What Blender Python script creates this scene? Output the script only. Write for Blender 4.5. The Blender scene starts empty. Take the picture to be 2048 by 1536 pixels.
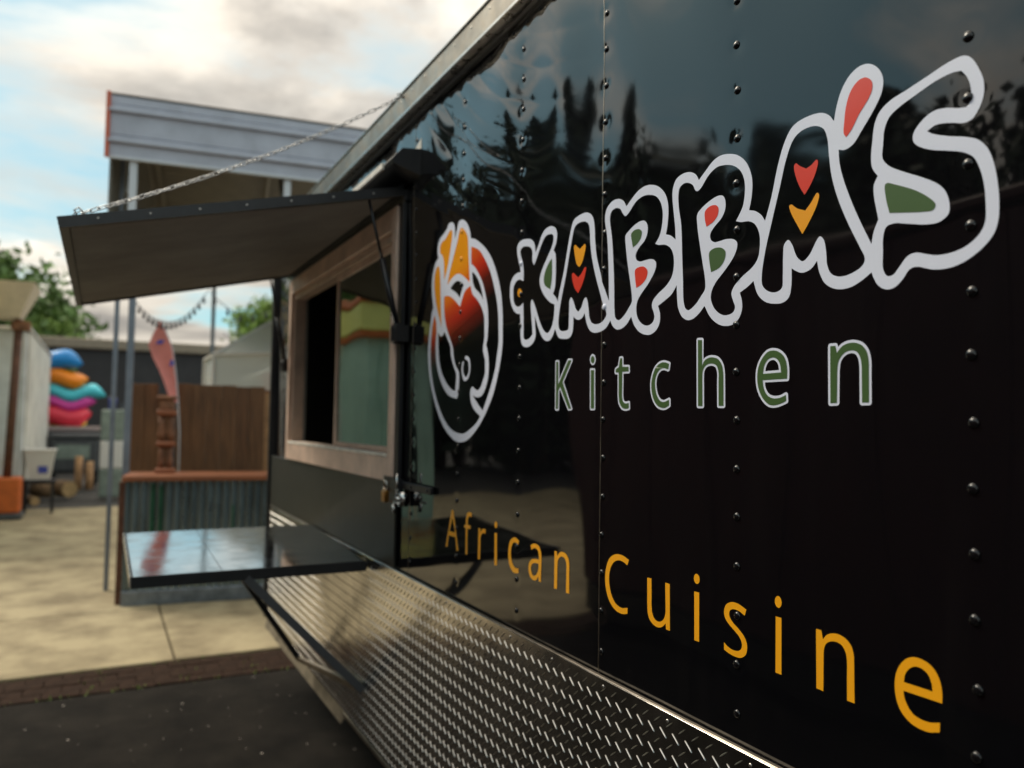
# Black food trailer with its serving hatch open, a yard of sheds and a carport beyond.
# Metres; the trailer's flank is the plane x = 0.98 and runs along +Y, the camera stands at x = 0, y = 0.
import bpy, math, random
import numpy as np
from mathutils import Vector, Matrix

random.seed(7)
S = bpy.context.scene
COL = S.collection
R = math.radians

# ------------------------------------------------------------------ camera
cam_d = bpy.data.cameras.new("camera")
cam = bpy.data.objects.new("camera", cam_d)
COL.objects.link(cam)
cam_d.sensor_width = 36.0
cam_d.lens = 27.42
cam_d.clip_start = 0.05
cam_d.clip_end = 2000.0
YAW, PITCH, ROLL = R(27.743), R(2.889), R(0.865)
fwd = Vector((math.sin(YAW) * math.cos(PITCH), math.cos(YAW) * math.cos(PITCH), math.sin(PITCH)))
rgt = Vector((math.cos(YAW), -math.sin(YAW), 0.0))
upv = rgt.cross(fwd)
r2 = rgt * math.cos(ROLL) + upv * math.sin(ROLL)
u2 = upv * math.cos(ROLL) - rgt * math.sin(ROLL)
cam.matrix_world = Matrix(((r2.x, u2.x, -fwd.x, 0.0), (r2.y, u2.y, -fwd.y, 0.0), (r2.z, u2.z, -fwd.z, 1.64), (0, 0, 0, 1)))
cam_d.dof.use_dof = True
cam_d.dof.focus_distance = 1.40
cam_d.dof.aperture_fstop = 2.6
cam_d.dof.aperture_blades = 0
S.camera = cam

# ------------------------------------------------------------------ sky and sun
SUN_AZ, SUN_EL = R(-38), R(46)         # veiled sun high ahead on the left, outside the frame
W = bpy.data.worlds.new("World")
S.world = W
W.use_nodes = True
nt = W.node_tree
nt.nodes.clear()
def wn(t, **kw):
    n = nt.nodes.new(t)
    for k, v in kw.items():
        setattr(n, k, v)
    return n
def wmath(op, a, b=None, c=None):
    n = wn("ShaderNodeMath", operation=op)
    for i, v in enumerate((a, b, c)):
        if v is None: continue
        if isinstance(v, (int, float)): n.inputs[i].default_value = v
        else: nt.links.new(v, n.inputs[i])
    return n.outputs[0]
sky = wn("ShaderNodeTexSky", sky_type="NISHITA", sun_disc=False, sun_elevation=SUN_EL, sun_rotation=SUN_AZ,
         altitude=50.0, air_density=1.0, dust_density=1.2, ozone_density=1.0)
tc = wn("ShaderNodeTexCoord")
sep = wn("ShaderNodeSeparateXYZ")
nt.links.new(tc.outputs["Generated"], sep.inputs[0])
dz = wmath("MAXIMUM", sep.outputs[2], 0.0)
den = wmath("ADD", dz, 0.14)
cx = wmath("DIVIDE", sep.outputs[0], den)
cy = wmath("DIVIDE", sep.outputs[1], den)
comb = wn("ShaderNodeCombineXYZ")
nt.links.new(cx, comb.inputs[0]); nt.links.new(cy, comb.inputs[1])
def wnoise(scale, detail, rough, off, dist=0.0):
    mp = wn("ShaderNodeMapping"); mp.inputs["Location"].default_value = off
    nt.links.new(comb.outputs[0], mp.inputs[0])
    n = wn("ShaderNodeTexNoise")
    n.inputs["Scale"].default_value = scale; n.inputs["Detail"].default_value = detail
    n.inputs["Roughness"].default_value = rough; n.inputs["Distortion"].default_value = dist
    nt.links.new(mp.outputs[0], n.inputs["Vector"])
    return n.outputs["Fac"]
def wramp(fac, *stops):
    r = wn("ShaderNodeValToRGB")
    e = r.color_ramp.elements
    while len(e) < len(stops): e.new(0.5)
    for i, (p, c) in enumerate(stops):
        e[i].position = p; e[i].color = (*c, 1)
    nt.links.new(fac, r.inputs[0])
    return r.outputs[0]
def wmix(fac, a, b, mode="MIX"):
    m = wn("ShaderNodeMix", data_type="RGBA", blend_type=mode)
    if isinstance(fac, (int, float)): m.inputs[0].default_value = fac
    else: nt.links.new(fac, m.inputs[0])
    for i, v in ((6, a), (7, b)):
        if isinstance(v, tuple): m.inputs[i].default_value = (*v, 1)
        else: nt.links.new(v, m.inputs[i])
    return m.outputs[2]
CLOUD_OFF = (-2.3, 15.3, 0.0)
cover = wnoise(0.62, 9.0, 0.56, CLOUD_OFF, 0.25)            # where cloud lies
thick = wnoise(0.85, 8.0, 0.60, (3.75, 3.15, 0.0), 0.35)      # how grey its underside is
blue = wmix(0.60, wmix(1.0, sky.outputs[0], (0.85, 1.05, 0.95), "MULTIPLY"), (1.75, 3.7, 4.3))
mask = wramp(cover, (0.45, (0, 0, 0)), (0.535, (1, 1, 1)))
cloud = wramp(thick, (0.33, (11.5, 10.7, 9.4)), (0.42, (7.6, 7.0, 6.0)), (0.50, (6.0, 5.45, 4.65)), (0.585, (3.5, 3.25, 2.9)), (0.70, (2.2, 2.15, 2.05)))
edge = wramp(cover, (0.46, (1, 1, 1)), (0.56, (0, 0, 0)))    # thin rims stay bright
cloud = wmix(edge, cloud, (6.9, 6.5, 5.8))
gain = wmath("MULTIPLY_ADD", dz, 1.25, 0.62)                # an overcast sky grows brighter towards the zenith
gc = wn("ShaderNodeCombineXYZ")
for i in range(3): nt.links.new(gain, gc.inputs[i])
cloud = wmix(1.0, cloud, gc.outputs[0], "MULTIPLY")
total = wmix(mask, blue, cloud)
bg = wn("ShaderNodeBackground"); bg.inputs["Strength"].default_value = 0.10
nt.links.new(total, bg.inputs["Color"])
wo = wn("ShaderNodeOutputWorld")
nt.links.new(bg.outputs[0], wo.inputs["Surface"])

sun_d = bpy.data.lights.new("sun", "SUN")
sun_d.energy = 1.5
sun_d.angle = R(24)
sun_d.color = (1.0, 0.90, 0.74)
sun = bpy.data.objects.new("sun", sun_d)
COL.objects.link(sun)
sv = Vector((math.sin(SUN_AZ) * math.cos(SUN_EL), math.cos(SUN_AZ) * math.cos(SUN_EL), math.sin(SUN_EL)))
sun.rotation_euler = sv.to_track_quat("Z", "Y").to_euler()
sun.location = (8, 16, 20)

S.view_settings.view_transform = "Standard"
S.view_settings.look = "None"
S.view_settings.exposure = 0.72
S.view_settings.gamma = 1.0
S.view_settings.use_curve_mapping = False
S.render.engine = "CYCLES"
S.cycles.max_bounces = 8
S.cycles.glossy_bounces = 5
S.cycles.transparent_max_bounces = 16
S.cycles.use_denoising = True

# ------------------------------------------------------------------ materials
def mat(name, col, rough=0.5, metal=0.0, var=0.0, vscale=6.0, bump=0.0, bscale=40.0, coat=0.0, ior=None, col2=None,
        stretch=None, rvar=0.0, detail=5.0, spec=None, vpos=(0.35, 0.68)):
    m = bpy.data.materials.new(name)
    m.use_nodes = True
    n, l = m.node_tree.nodes, m.node_tree.links
    b = n["Principled BSDF"]
    b.inputs["Base Color"].default_value = (*col, 1)
    b.inputs["Roughness"].default_value = rough
    b.inputs["Metallic"].default_value = metal
    b.inputs["Coat Weight"].default_value = coat
    if ior: b.inputs["IOR"].default_value = ior
    if spec is not None: b.inputs["Specular IOR Level"].default_value = spec
    if var or bump or rvar or col2:
        t = n.new("ShaderNodeTexCoord")
        mp = n.new("ShaderNodeMapping")
        l.new(t.outputs["Object"], mp.inputs[0])
        if stretch: mp.inputs["Scale"].default_value = stretch
    if var or col2:
        x = n.new("ShaderNodeTexNoise")
        x.inputs["Scale"].default_value = vscale; x.inputs["Detail"].default_value = detail; x.inputs["Roughness"].default_value = 0.62
        l.new(mp.outputs[0], x.inputs["Vector"])
        r = n.new("ShaderNodeValToRGB")
        a = col2 if col2 else tuple(c * (1 - var) for c in col)
        z = tuple(min(1, c * (1 + var)) for c in col)
        r.color_ramp.elements[0].position = vpos[0]; r.color_ramp.elements[0].color = (*a, 1)
        r.color_ramp.elements[1].position = vpos[1]; r.color_ramp.elements[1].color = (*z, 1)
        l.new(x.outputs["Fac"], r.inputs[0]); l.new(r.outputs[0], b.inputs["Base Color"])
    if rvar:
        x = n.new("ShaderNodeTexNoise")
        x.inputs["Scale"].default_value = vscale * 2.3; x.inputs["Detail"].default_value = 6
        l.new(mp.outputs[0], x.inputs["Vector"])
        q = n.new("ShaderNodeMapRange")
        q.inputs["From Min"].default_value = 0.3; q.inputs["From Max"].default_value = 0.7
        q.inputs["To Min"].default_value = max(0.0, rough - rvar); q.inputs["To Max"].default_value = rough + rvar
        l.new(x.outputs["Fac"], q.inputs["Value"]); l.new(q.outputs[0], b.inputs["Roughness"])
    if bump:
        x = n.new("ShaderNodeTexNoise")
        x.inputs["Scale"].default_value = bscale; x.inputs["Detail"].default_value = 5
        l.new(mp.outputs[0], x.inputs["Vector"])
        u = n.new("ShaderNodeBump"); u.inputs["Strength"].default_value = bump; u.inputs["Distance"].default_value = 0.01
        l.new(x.outputs["Fac"], u.inputs["Height"]); l.new(u.outputs[0], b.inputs["Normal"])
    return m

M = {}
M["paint"] = mat("gloss_black_paint", (0.0035, 0.0035, 0.0045), 0.045, ior=1.63, rvar=0.03, vscale=1.2)
M["paint_rivet"] = mat("rivet_black_paint", (0.006, 0.006, 0.007), 0.16, ior=1.55)
M["matte_black"] = mat("matte_black_board", (0.017, 0.017, 0.015), 0.42, var=0.25, vscale=9)
M["black_metal"] = mat("black_steel", (0.012, 0.013, 0.016), 0.38, var=0.3, vscale=20)
M["strut"] = mat("grey_painted_steel", (0.085, 0.09, 0.098), 0.42, var=0.15)
M["lip_tin"] = mat("dirty_tin_tan_reflection", (0.27, 0.235, 0.175), 0.55, 0.3, var=0.3, vscale=9)  # dirty metal; the concrete's tan reflection is put into the colour
M["rubber"] = mat("black_rubber", (0.01, 0.01, 0.011), 0.6)
M["white_vinyl"] = mat("white_vinyl", (0.73, 0.775, 0.91), 0.32, coat=0.15)
M["orange_vinyl"] = mat("orange_vinyl", (0.86, 0.36, 0.012), 0.32, coat=0.15)
M["red_vinyl"] = mat("red_vinyl", (0.70, 0.045, 0.022), 0.32, coat=0.15)
M["green_vinyl"] = mat("green_vinyl", (0.058, 0.115, 0.036), 0.34, coat=0.12)
M["amber_vinyl"] = mat("amber_vinyl", (0.95, 0.42, 0.012), 0.34, coat=0.12)
M["alu"] = mat("dull_aluminium", (0.52, 0.50, 0.47), 0.30, 1.0, var=0.12, vscale=12, rvar=0.08)
M["alu_brown"] = mat("weathered_aluminium", (0.33, 0.29, 0.24), 0.42, 1.0, var=0.22, vscale=10, rvar=0.1)
M["chrome"] = mat("chrome", (0.62, 0.62, 0.6), 0.12, 1.0)
M["tread"] = mat("tread_plate_aluminium", (0.66, 0.635, 0.60), 0.19, 1.0, var=0.20, vscale=5, rvar=0.06, detail=9)
M["lug"] = mat("tread_lug_aluminium", (0.62, 0.60, 0.56), 0.30, 1.0)
M["shelf"] = mat("polished_steel", (0.60, 0.60, 0.60), 0.10, 1.0, rvar=0.05, vscale=5, var=0.12)
M["tan_frame"] = mat("pinkish_tan_frame", (0.80, 0.59, 0.47), 0.42, var=0.20, vscale=5, bump=0.10, bscale=60)
M["tan_track"] = mat("tan_track", (0.70, 0.54, 0.43), 0.4, var=0.15, vscale=8)
M["pale_sill"] = mat("pale_highlit_trim", (0.82, 0.76, 0.66), 0.35, var=0.2, vscale=20)  # the sill's bright highlight is put into this pale colour
M["hatch_under"] = mat("dark_grey_lining", (0.25, 0.24, 0.225), 0.6, var=0.22, vscale=3)
M["interior"] = mat("dim_interior_panel", (0.42, 0.43, 0.40), 0.5, var=0.15)
M["brass"] = mat("brass", (0.55, 0.27, 0.07), 0.30, 1.0, var=0.25, vscale=60)
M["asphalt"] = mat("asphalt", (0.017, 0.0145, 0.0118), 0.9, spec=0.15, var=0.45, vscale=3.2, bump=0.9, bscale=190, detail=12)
M["asphalt_far"] = mat("asphalt_far", (0.05, 0.047, 0.043), 0.92, var=0.3, vscale=2.0, bump=0.5, bscale=120)
M["concrete"] = mat("tan_concrete", (0.40, 0.335, 0.205), 0.86, vscale=2.4, bump=0.45, bscale=75, col2=(0.215, 0.172, 0.10), detail=12, vpos=(0.35, 0.60))
M["brick"] = mat("dark_red_paver", (0.032, 0.018, 0.012), 0.95, var=0.3, spec=0.15, vscale=12, bump=0.6, bscale=110)
M["moss"] = mat("moss", (0.030, 0.019, 0.011), 0.95)
M["galv"] = mat("galvanised_steel", (0.33, 0.36, 0.37), 0.34, 1.0, var=0.2, vscale=6, rvar=0.1)
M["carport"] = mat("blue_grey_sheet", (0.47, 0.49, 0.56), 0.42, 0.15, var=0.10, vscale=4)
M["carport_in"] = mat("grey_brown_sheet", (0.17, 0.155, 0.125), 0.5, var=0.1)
M["post"] = mat("blue_grey_post", (0.21, 0.245, 0.29), 0.45, 0.3, var=0.15)
M["post_light"] = mat("pale_post", (0.60, 0.63, 0.66), 0.4, 0.2)
M["red_trim"] = mat("red_orange_trim", (0.62, 0.13, 0.06), 0.45)
M["rust"] = mat("rust_brown_steel", (0.13, 0.055, 0.032), 0.7, var=0.4, vscale=10)
M["corr"] = mat("weathered_corrugated_steel", (0.23, 0.29, 0.315), 0.30, 0.85, var=0.30, vscale=5, stretch=(1, 1, 0.25), rvar=0.08)
M["corr_green"] = mat("green_streaked_corrugated_steel", (0.03, 0.12, 0.065), 0.4, 0.5, var=0.3)
M["corr_base"] = mat("blue_grey_kick_strip", (0.20, 0.24, 0.29), 0.35, 0.6, var=0.3, vscale=9)
M["redwood"] = mat("red_orange_board", (0.30, 0.105, 0.045), 0.5, var=0.3, vscale=7, stretch=(0.3, 6, 6))
M["fence"] = mat("brown_stained_board", (0.155, 0.072, 0.027), 0.65, var=0.35, vscale=5, stretch=(6, 6, 0.5))
M["fence_b"] = mat("darker_brown_board", (0.135, 0.061, 0.023), 0.65, var=0.35, vscale=5, stretch=(6, 6, 0.5))
M["carved"] = mat("carved_wood", (0.22, 0.095, 0.045), 0.6, var=0.5, vscale=9)
M["coral"] = mat("coral_fabric", (0.88, 0.30, 0.25), 0.7, var=0.08)
M["blue_print"] = mat("blue_print", (0.06, 0.09, 0.45), 0.6)
M["wall_dark"] = mat("charcoal_wall", (0.048, 0.045, 0.046), 0.8, var=0.12, vscale=2)
M["parapet"] = mat("tan_parapet", (0.33, 0.27, 0.20), 0.8, var=0.1)
M["shed_a"] = mat("grey_white_panel", (0.70, 0.72, 0.73), 0.5, var=0.15, vscale=2)
M["shed_b"] = mat("pale_ribbed_panel", (0.76, 0.74, 0.68), 0.5, var=0.2, vscale=2)
M["orange_block"] = mat("orange_plastic", (0.62, 0.13, 0.018), 0.5, var=0.15)
M["beige"] = mat("beige_canvas", (0.66, 0.56, 0.42), 0.8, var=0.08)
M["leaf"] = mat("leaf_green", (0.13, 0.22, 0.06), 0.6, var=0.5, vscale=1.3)
M["leaf_light"] = mat("leaf_light_green", (0.22, 0.33, 0.07), 0.6, var=0.5, vscale=1.3)
M["leaf_dark"] = mat("leaf_dark_green", (0.022, 0.042, 0.016), 0.65, var=0.5, vscale=1.3)
M["bark"] = mat("bark", (0.07, 0.05, 0.035), 0.9, var=0.4, vscale=6)
M["maroon"] = mat("maroon_siding", (0.055, 0.012, 0.010), 0.6, var=0.2, vscale=3)
M["teal_wall"] = mat("pale_teal_wall", (0.42, 0.62, 0.54), 0.6, var=0.12, vscale=2)
M["fascia_y"] = mat("yellow_green_fascia", (0.80, 0.80, 0.26), 0.55, var=0.06)
M["fascia_o"] = mat("orange_brown_trim", (0.55, 0.15, 0.04), 0.55)
M["gravel"] = mat("grey_gravel", (0.16, 0.14, 0.115), 0.95, var=0.4, vscale=20)
M["white_plastic"] = mat("white_plastic", (0.72, 0.70, 0.66), 0.4)
M["grey_plastic"] = mat("dark_grey_plastic", (0.07, 0.075, 0.08), 0.45, var=0.2)
M["bin_green"] = mat("grey_green_plastic", (0.22, 0.27, 0.23), 0.5, var=0.2)
M["pinkish"] = mat("faded_pink_plank", (0.42, 0.33, 0.31), 0.7)
M["log"] = mat("cut_log_end", (0.52, 0.34, 0.16), 0.8, var=0.25, vscale=10)
M["log_bark"] = mat("log_bark", (0.20, 0.12, 0.06), 0.85, var=0.4, vscale=10)
M["stump"] = mat("tan_timber", (0.40, 0.22, 0.10), 0.7, var=0.3, vscale=8)
M["bulb"] = mat("dark_bulb", (0.02, 0.02, 0.02), 0.3)
M["petal"] = mat("fallen_petal", (0.55, 0.50, 0.45), 0.8)
M["steel_link"] = mat("zinc_chain", (0.50, 0.50, 0.50), 0.35, 1.0)
for nm, c in (("k_blue", (0.01, 0.24, 0.62)), ("k_orange", (0.95, 0.26, 0.003)), ("k_cyan", (0.08, 0.62, 0.72)), ("k_magenta", (0.72, 0.06, 0.36)),
              ("k_red", (0.95, 0.05, 0.09)), ("k_yellow", (0.85, 0.62, 0.03)), ("k_green", (0.18, 0.45, 0.05))):
    M[nm] = mat(nm, c, 0.35, var=0.06)

def dusty(m, amount, streak=(1, 9, 0.7)):
    """Dried rain streaks and specks of dust on a glossy coat: thin patches turn matter and a touch paler."""
    n, l = m.node_tree.nodes, m.node_tree.links
    b = n["Principled BSDF"]
    t = n.new("ShaderNodeTexCoord"); mp = n.new("ShaderNodeMapping"); mp.inputs["Scale"].default_value = streak
    l.new(t.outputs["Object"], mp.inputs[0])
    x = n.new("ShaderNodeTexNoise"); x.inputs["Scale"].default_value = 3.0; x.inputs["Detail"].default_value = 9; x.inputs["Roughness"].default_value = 0.7
    l.new(mp.outputs[0], x.inputs["Vector"])
    s = n.new("ShaderNodeTexNoise"); s.inputs["Scale"].default_value = 420; s.inputs["Detail"].default_value = 1
    l.new(t.outputs["Object"], s.inputs["Vector"])
    r1 = n.new("ShaderNodeMapRange"); r1.inputs["From Min"].default_value = 0.50; r1.inputs["From Max"].default_value = 0.78; r1.inputs["To Max"].default_value = 0.55
    l.new(x.outputs["Fac"], r1.inputs["Value"])
    r2_ = n.new("ShaderNodeMapRange"); r2_.inputs["From Min"].default_value = 0.70; r2_.inputs["From Max"].default_value = 0.76
    l.new(s.outputs["Fac"], r2_.inputs["Value"])
    ad = n.new("ShaderNodeMath"); ad.operation = "ADD"; ad.use_clamp = True
    l.new(r1.outputs[0], ad.inputs[0]); l.new(r2_.outputs[0], ad.inputs[1])
    mu = n.new("ShaderNodeMath"); mu.operation = "MULTIPLY"; mu.inputs[1].default_value = amount
    l.new(ad.outputs[0], mu.inputs[0])
    d = n.new("ShaderNodeBsdfDiffuse"); d.inputs["Color"].default_value = (0.22, 0.20, 0.17, 1)
    mx = n.new("ShaderNodeMixShader"); o = n["Material Output"]
    l.new(mu.outputs[0], mx.inputs[0]); l.new(b.outputs[0], mx.inputs[1]); l.new(d.outputs[0], mx.inputs[2]); l.new(mx.outputs[0], o.inputs["Surface"])
dusty(M["paint"], 0.018)
dusty(M["shelf"], 0.16, (2.5, 1.2, 1))

def clear_mat(name, tint, rough, amount):
    """Thin clear sheet: part see-through, part glossy."""
    m = bpy.data.materials.new(name); m.use_nodes = True
    n, l = m.node_tree.nodes, m.node_tree.links
    n.clear()
    t = n.new("ShaderNodeBsdfTransparent"); t.inputs[0].default_value = (*tint, 1)
    d = n.new("ShaderNodeBsdfPrincipled"); d.inputs["Base Color"].default_value = (0.80, 0.83, 0.80, 1); d.inputs["Roughness"].default_value = rough
    x = n.new("ShaderNodeMixShader"); x.inputs[0].default_value = amount
    o = n.new("ShaderNodeOutputMaterial")
    l.new(t.outputs[0], x.inputs[1]); l.new(d.outputs[0], x.inputs[2]); l.new(x.outputs[0], o.inputs[0])
    return m
M["clear_film"] = clear_mat("clear_plastic_film", (0.92, 0.95, 0.94), 0.25, 0.66)

def glass_mat():
    """Tinted double pane: mirror by Fresnel over a dark green see-through body."""
    m = bpy.data.materials.new("tinted_glass"); m.use_nodes = True
    n, l = m.node_tree.nodes, m.node_tree.links
    n.clear()
    f = n.new("ShaderNodeFresnel"); f.inputs[0].default_value = 2.1
    t = n.new("ShaderNodeBsdfTransparent"); t.inputs[0].default_value = (0.34, 0.46, 0.40, 1)
    g = n.new("ShaderNodeBsdfGlossy"); g.inputs["Roughness"].default_value = 0.008; g.inputs["Color"].default_value = (0.93, 1.0, 0.95, 1)
    tcx = n.new("ShaderNodeTexCoord"); nz = n.new("ShaderNodeTexNoise"); nz.inputs["Scale"].default_value = 2.2; nz.inputs["Detail"].default_value = 1.0
    bp = n.new("ShaderNodeBump"); bp.inputs["Strength"].default_value = 0.08; bp.inputs["Distance"].default_value = 0.03
    l.new(tcx.outputs["Object"], nz.inputs["Vector"]); l.new(nz.outputs["Fac"], bp.inputs["Height"]); l.new(bp.outputs[0], g.inputs["Normal"])
    x = n.new("ShaderNodeMixShader"); o = n.new("ShaderNodeOutputMaterial")
    l.new(f.outputs[0], x.inputs[0]); l.new(t.outputs[0], x.inputs[1]); l.new(g.outputs[0], x.inputs[2]); l.new(x.outputs[0], o.inputs[0])
    return m
M["glass"] = glass_mat()

def gradient_mat(name, stops, z0, z1, y_shift=0.0):
    """Printed vinyl fade: colour runs down the sticker (object Z, slightly with Y); it fades into the black of the paint."""
    m = bpy.data.materials.new(name); m.use_nodes = True
    n, l = m.node_tree.nodes, m.node_tree.links
    b = n["Principled BSDF"]; b.inputs["Roughness"].default_value = 0.12; b.inputs["IOR"].default_value = 1.5
    t = n.new("ShaderNodeTexCoord"); s = n.new("ShaderNodeSeparateXYZ"); l.new(t.outputs["Object"], s.inputs[0])
    a = n.new("ShaderNodeMath"); a.operation = "MULTIPLY_ADD"; a.inputs[1].default_value = y_shift
    l.new(s.outputs[1], a.inputs[0]); l.new(s.outputs[2], a.inputs[2])
    q = n.new("ShaderNodeMapRange"); q.inputs["From Min"].default_value = z0; q.inputs["From Max"].default_value = z1
    l.new(a.outputs[0], q.inputs["Value"])
    r = n.new("ShaderNodeValToRGB"); e = r.color_ramp.elements
    while len(e) < len(stops): e.new(0.5)
    for i, (p, c) in enumerate(stops): e[i].position = p; e[i].color = (*c, 1)
    l.new(q.outputs[0], r.inputs[0]); l.new(r.outputs[0], b.inputs["Base Color"])
    return m

# ------------------------------------------------------------------ mesh helpers
class MB:
    def __init__(self): self.v, self.f = [], []
    def add(self, vs, fs):
        k = len(self.v); self.v += [tuple(p) for p in vs]; self.f += [tuple(i + k for i in q) for q in fs]; return self
    def box(self, a, b):
        (x0, y0, z0), (x1, y1, z1) = a, b
        return self.add([(x0, y0, z0), (x1, y0, z0), (x1, y1, z0), (x0, y1, z0), (x0, y0, z1), (x1, y0, z1), (x1, y1, z1), (x0, y1, z1)],
                        [(3, 2, 1, 0), (4, 5, 6, 7), (0, 1, 5, 4), (1, 2, 6, 5), (2, 3, 7, 6), (3, 0, 4, 7)])
    def bbox(self, a, b, c):
        """Box with its edges chamfered by c."""
        lo, hi = np.minimum(a, b), np.maximum(a, b)
        c = min(c, *(0.45 * (hi - lo)))
        P, idx = [], {}
        for sx in (0, 1):
            for sy in (0, 1):
                for sz in (0, 1):
                    s = (sx, sy, sz)
                    for ax in range(3):
                        p = [hi[i] if s[i] else lo[i] for i in range(3)]
                        for i in range(3):
                            if i != ax: p[i] += -c if s[i] else c
                        idx[(s, ax)] = len(P); P.append(p)
        F = []
        for ax in range(3):
            o = [i for i in range(3) if i != ax]
            for sd in (0, 1):
                q = []
                for (i, j) in ((0, 0), (1, 0), (1, 1), (0, 1)):
                    s = [0, 0, 0]; s[ax] = sd; s[o[0]] = i; s[o[1]] = j
                    q.append(idx[(tuple(s), ax)])
                flip = (sd == 0) ^ (ax == 1)
                F.append(tuple(q[::-1] if flip else q))
        for ax in range(3):
            o = [i for i in range(3) if i != ax]
            for i in (0, 1):
                for j in (0, 1):
                    s0 = [0, 0, 0]; s0[o[0]] = i; s0[o[1]] = j
                    s1 = list(s0); s1[ax] = 1
                    F.append((idx[(tuple(s0), o[0])], idx[(tuple(s0), o[1])], idx[(tuple(s1), o[1])], idx[(tuple(s1), o[0])]))
        for sx in (0, 1):
            for sy in (0, 1):
                for sz in (0, 1):
                    F.append(tuple(idx[((sx, sy, sz), ax)] for ax in range(3)))
        return self.add(P, F)
    def beam(self, p, q, w, h, up=(0, 0, 1)):
        p, q = Vector(p), Vector(q); d = (q - p).normalized(); u = Vector(up)
        s = d.cross(u)
        if s.length < 1e-4: s = d.cross(Vector((1, 0, 0)))
        s.normalize(); u = s.cross(d)
        vs = []
        for c in (p, q):
            for (a, b) in ((-1, -1), (1, -1), (1, 1), (-1, 1)):
                vs.append(c + s * (a * w / 2) + u * (b * h / 2))
        return self.add(vs, [(0, 1, 2, 3), (7, 6, 5, 4), (0, 4, 5, 1), (1, 5, 6, 2), (2, 6, 7, 3), (3, 7, 4, 0)])
    def tube(self, pts, rad, n=8, closed=False):
        pts = [Vector(p) for p in pts]
        if not hasattr(rad, "__len__"): rad = [rad] * len(pts)
        k = len(pts); rings = []; pu = None
        for i, p in enumerate(pts):
            a = pts[(i - 1) % k] if (closed or i > 0) else p
            b = pts[(i + 1) % k] if (closed or i < k - 1) else p
            d = (b - a).normalized()
            if pu is None:
                pu = d.cross(Vector((0, 0, 1)))
                if pu.length < 1e-3: pu = d.cross(Vector((1, 0, 0)))
            pu = (pu - d * pu.dot(d)).normalized(); w = d.cross(pu)
            rings.append([p + (pu * math.cos(t) + w * math.sin(t)) * rad[i] for t in (2 * math.pi * j / n for j in range(n))])
        vs = [q for r in rings for q in r]; fs = []
        for i in range(k if closed else k - 1):
            a, b = i * n, ((i + 1) % k) * n
            for j in range(n): fs.append((a + j, a + (j + 1) % n, b + (j + 1) % n, b + j))
        if not closed:
            fs.append(tuple(range(n - 1, -1, -1))); fs.append(tuple((k - 1) * n + j for j in range(n)))
        return self.add(vs, fs)
    def lathe(self, prof, n=16, c=(0, 0, 0)):
        """Profile [(r, z)] turned about the vertical through c."""
        vs = [(c[0] + r * math.cos(2 * math.pi * j / n), c[1] + r * math.sin(2 * math.pi * j / n), c[2] + z) for r, z in prof for j in range(n)]
        fs = []
        for i in range(len(prof) - 1):
            for j in range(n): fs.append((i * n + j, i * n + (j + 1) % n, (i + 1) * n + (j + 1) % n, (i + 1) * n + j))
        fs.append(tuple(range(n - 1, -1, -1))); fs.append(tuple((len(prof) - 1) * n + j for j in range(n)))
        return self.add(vs, fs)
    def prism(self, poly, axis, a, b):
        """Polygon in the two other axes, swept along axis from a to b."""
        def P(u, v, w):
            return {"x": (w, u, v), "y": (u, w, v), "z": (u, v, w)}[axis]
        n = len(poly)
        vs = [P(u, v, a) for u, v in poly] + [P(u, v, b) for u, v in poly]
        fs = [tuple(range(n)), tuple(range(2 * n - 1, n - 1, -1))] + [(i, n + i, n + (i + 1) % n, (i + 1) % n) for i in range(n)]
        return self.add(vs, fs)

def fix_normals(me):
    import bmesh
    bm = bmesh.new(); bm.from_mesh(me); bmesh.ops.recalc_face_normals(bm, faces=bm.faces); bm.to_mesh(me); bm.free()

def link(name, data, parent=None, loc=(0, 0, 0), label=None, cat=None, group=None, kind=None):
    o = bpy.data.objects.new(name, data)
    COL.objects.link(o)
    if parent is not None: o.parent = parent
    o.location = loc
    for k, v in (("label", label), ("category", cat), ("group", group), ("kind", kind)):
        if v: o[k] = v
    return o

def origin(o):
    p = Vector((0, 0, 0))
    while o is not None:
        p += o.location; o = o.parent
    return p

def mesh_of(name, mb, m, smooth=False, off=(0, 0, 0), fix=True):
    me = bpy.data.meshes.new(name)
    me.from_pydata([(v[0] - off[0], v[1] - off[1], v[2] - off[2]) for v in mb.v], [], mb.f)
    if fix: fix_normals(me)
    me.materials.append(m)
    if smooth: me.polygons.foreach_set("use_smooth", [True] * len(me.polygons))
    me.update()
    return me

def part(name, mb, m, parent, smooth=False, local=False, label=None, kind=None, fix=True):
    """A part built in world metres (or in its thing's own frame when local)."""
    off = (0, 0, 0) if local else origin(parent)
    return link(name, mesh_of(name, mb, m, smooth, off, fix), parent, label=label, kind=kind)

def thing(name, label, cat, loc=(0, 0, 0), rz=0.0, group=None):
    o = link(name, None, None, loc, label, cat, group)
    o.rotation_euler = (0, 0, rz); o.empty_display_size = 0.2
    return o

def solo(name, mb, m, label=None, cat=None, group=None, kind=None, loc=(0, 0, 0), smooth=False):
    return link(name, mesh_of(name, mb, m, smooth, loc), None, loc, label, cat, group, kind)

def structure(name, mb, m, loc=(0, 0, 0)):
    return solo(name, mb, m, kind="structure", loc=loc)

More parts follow.
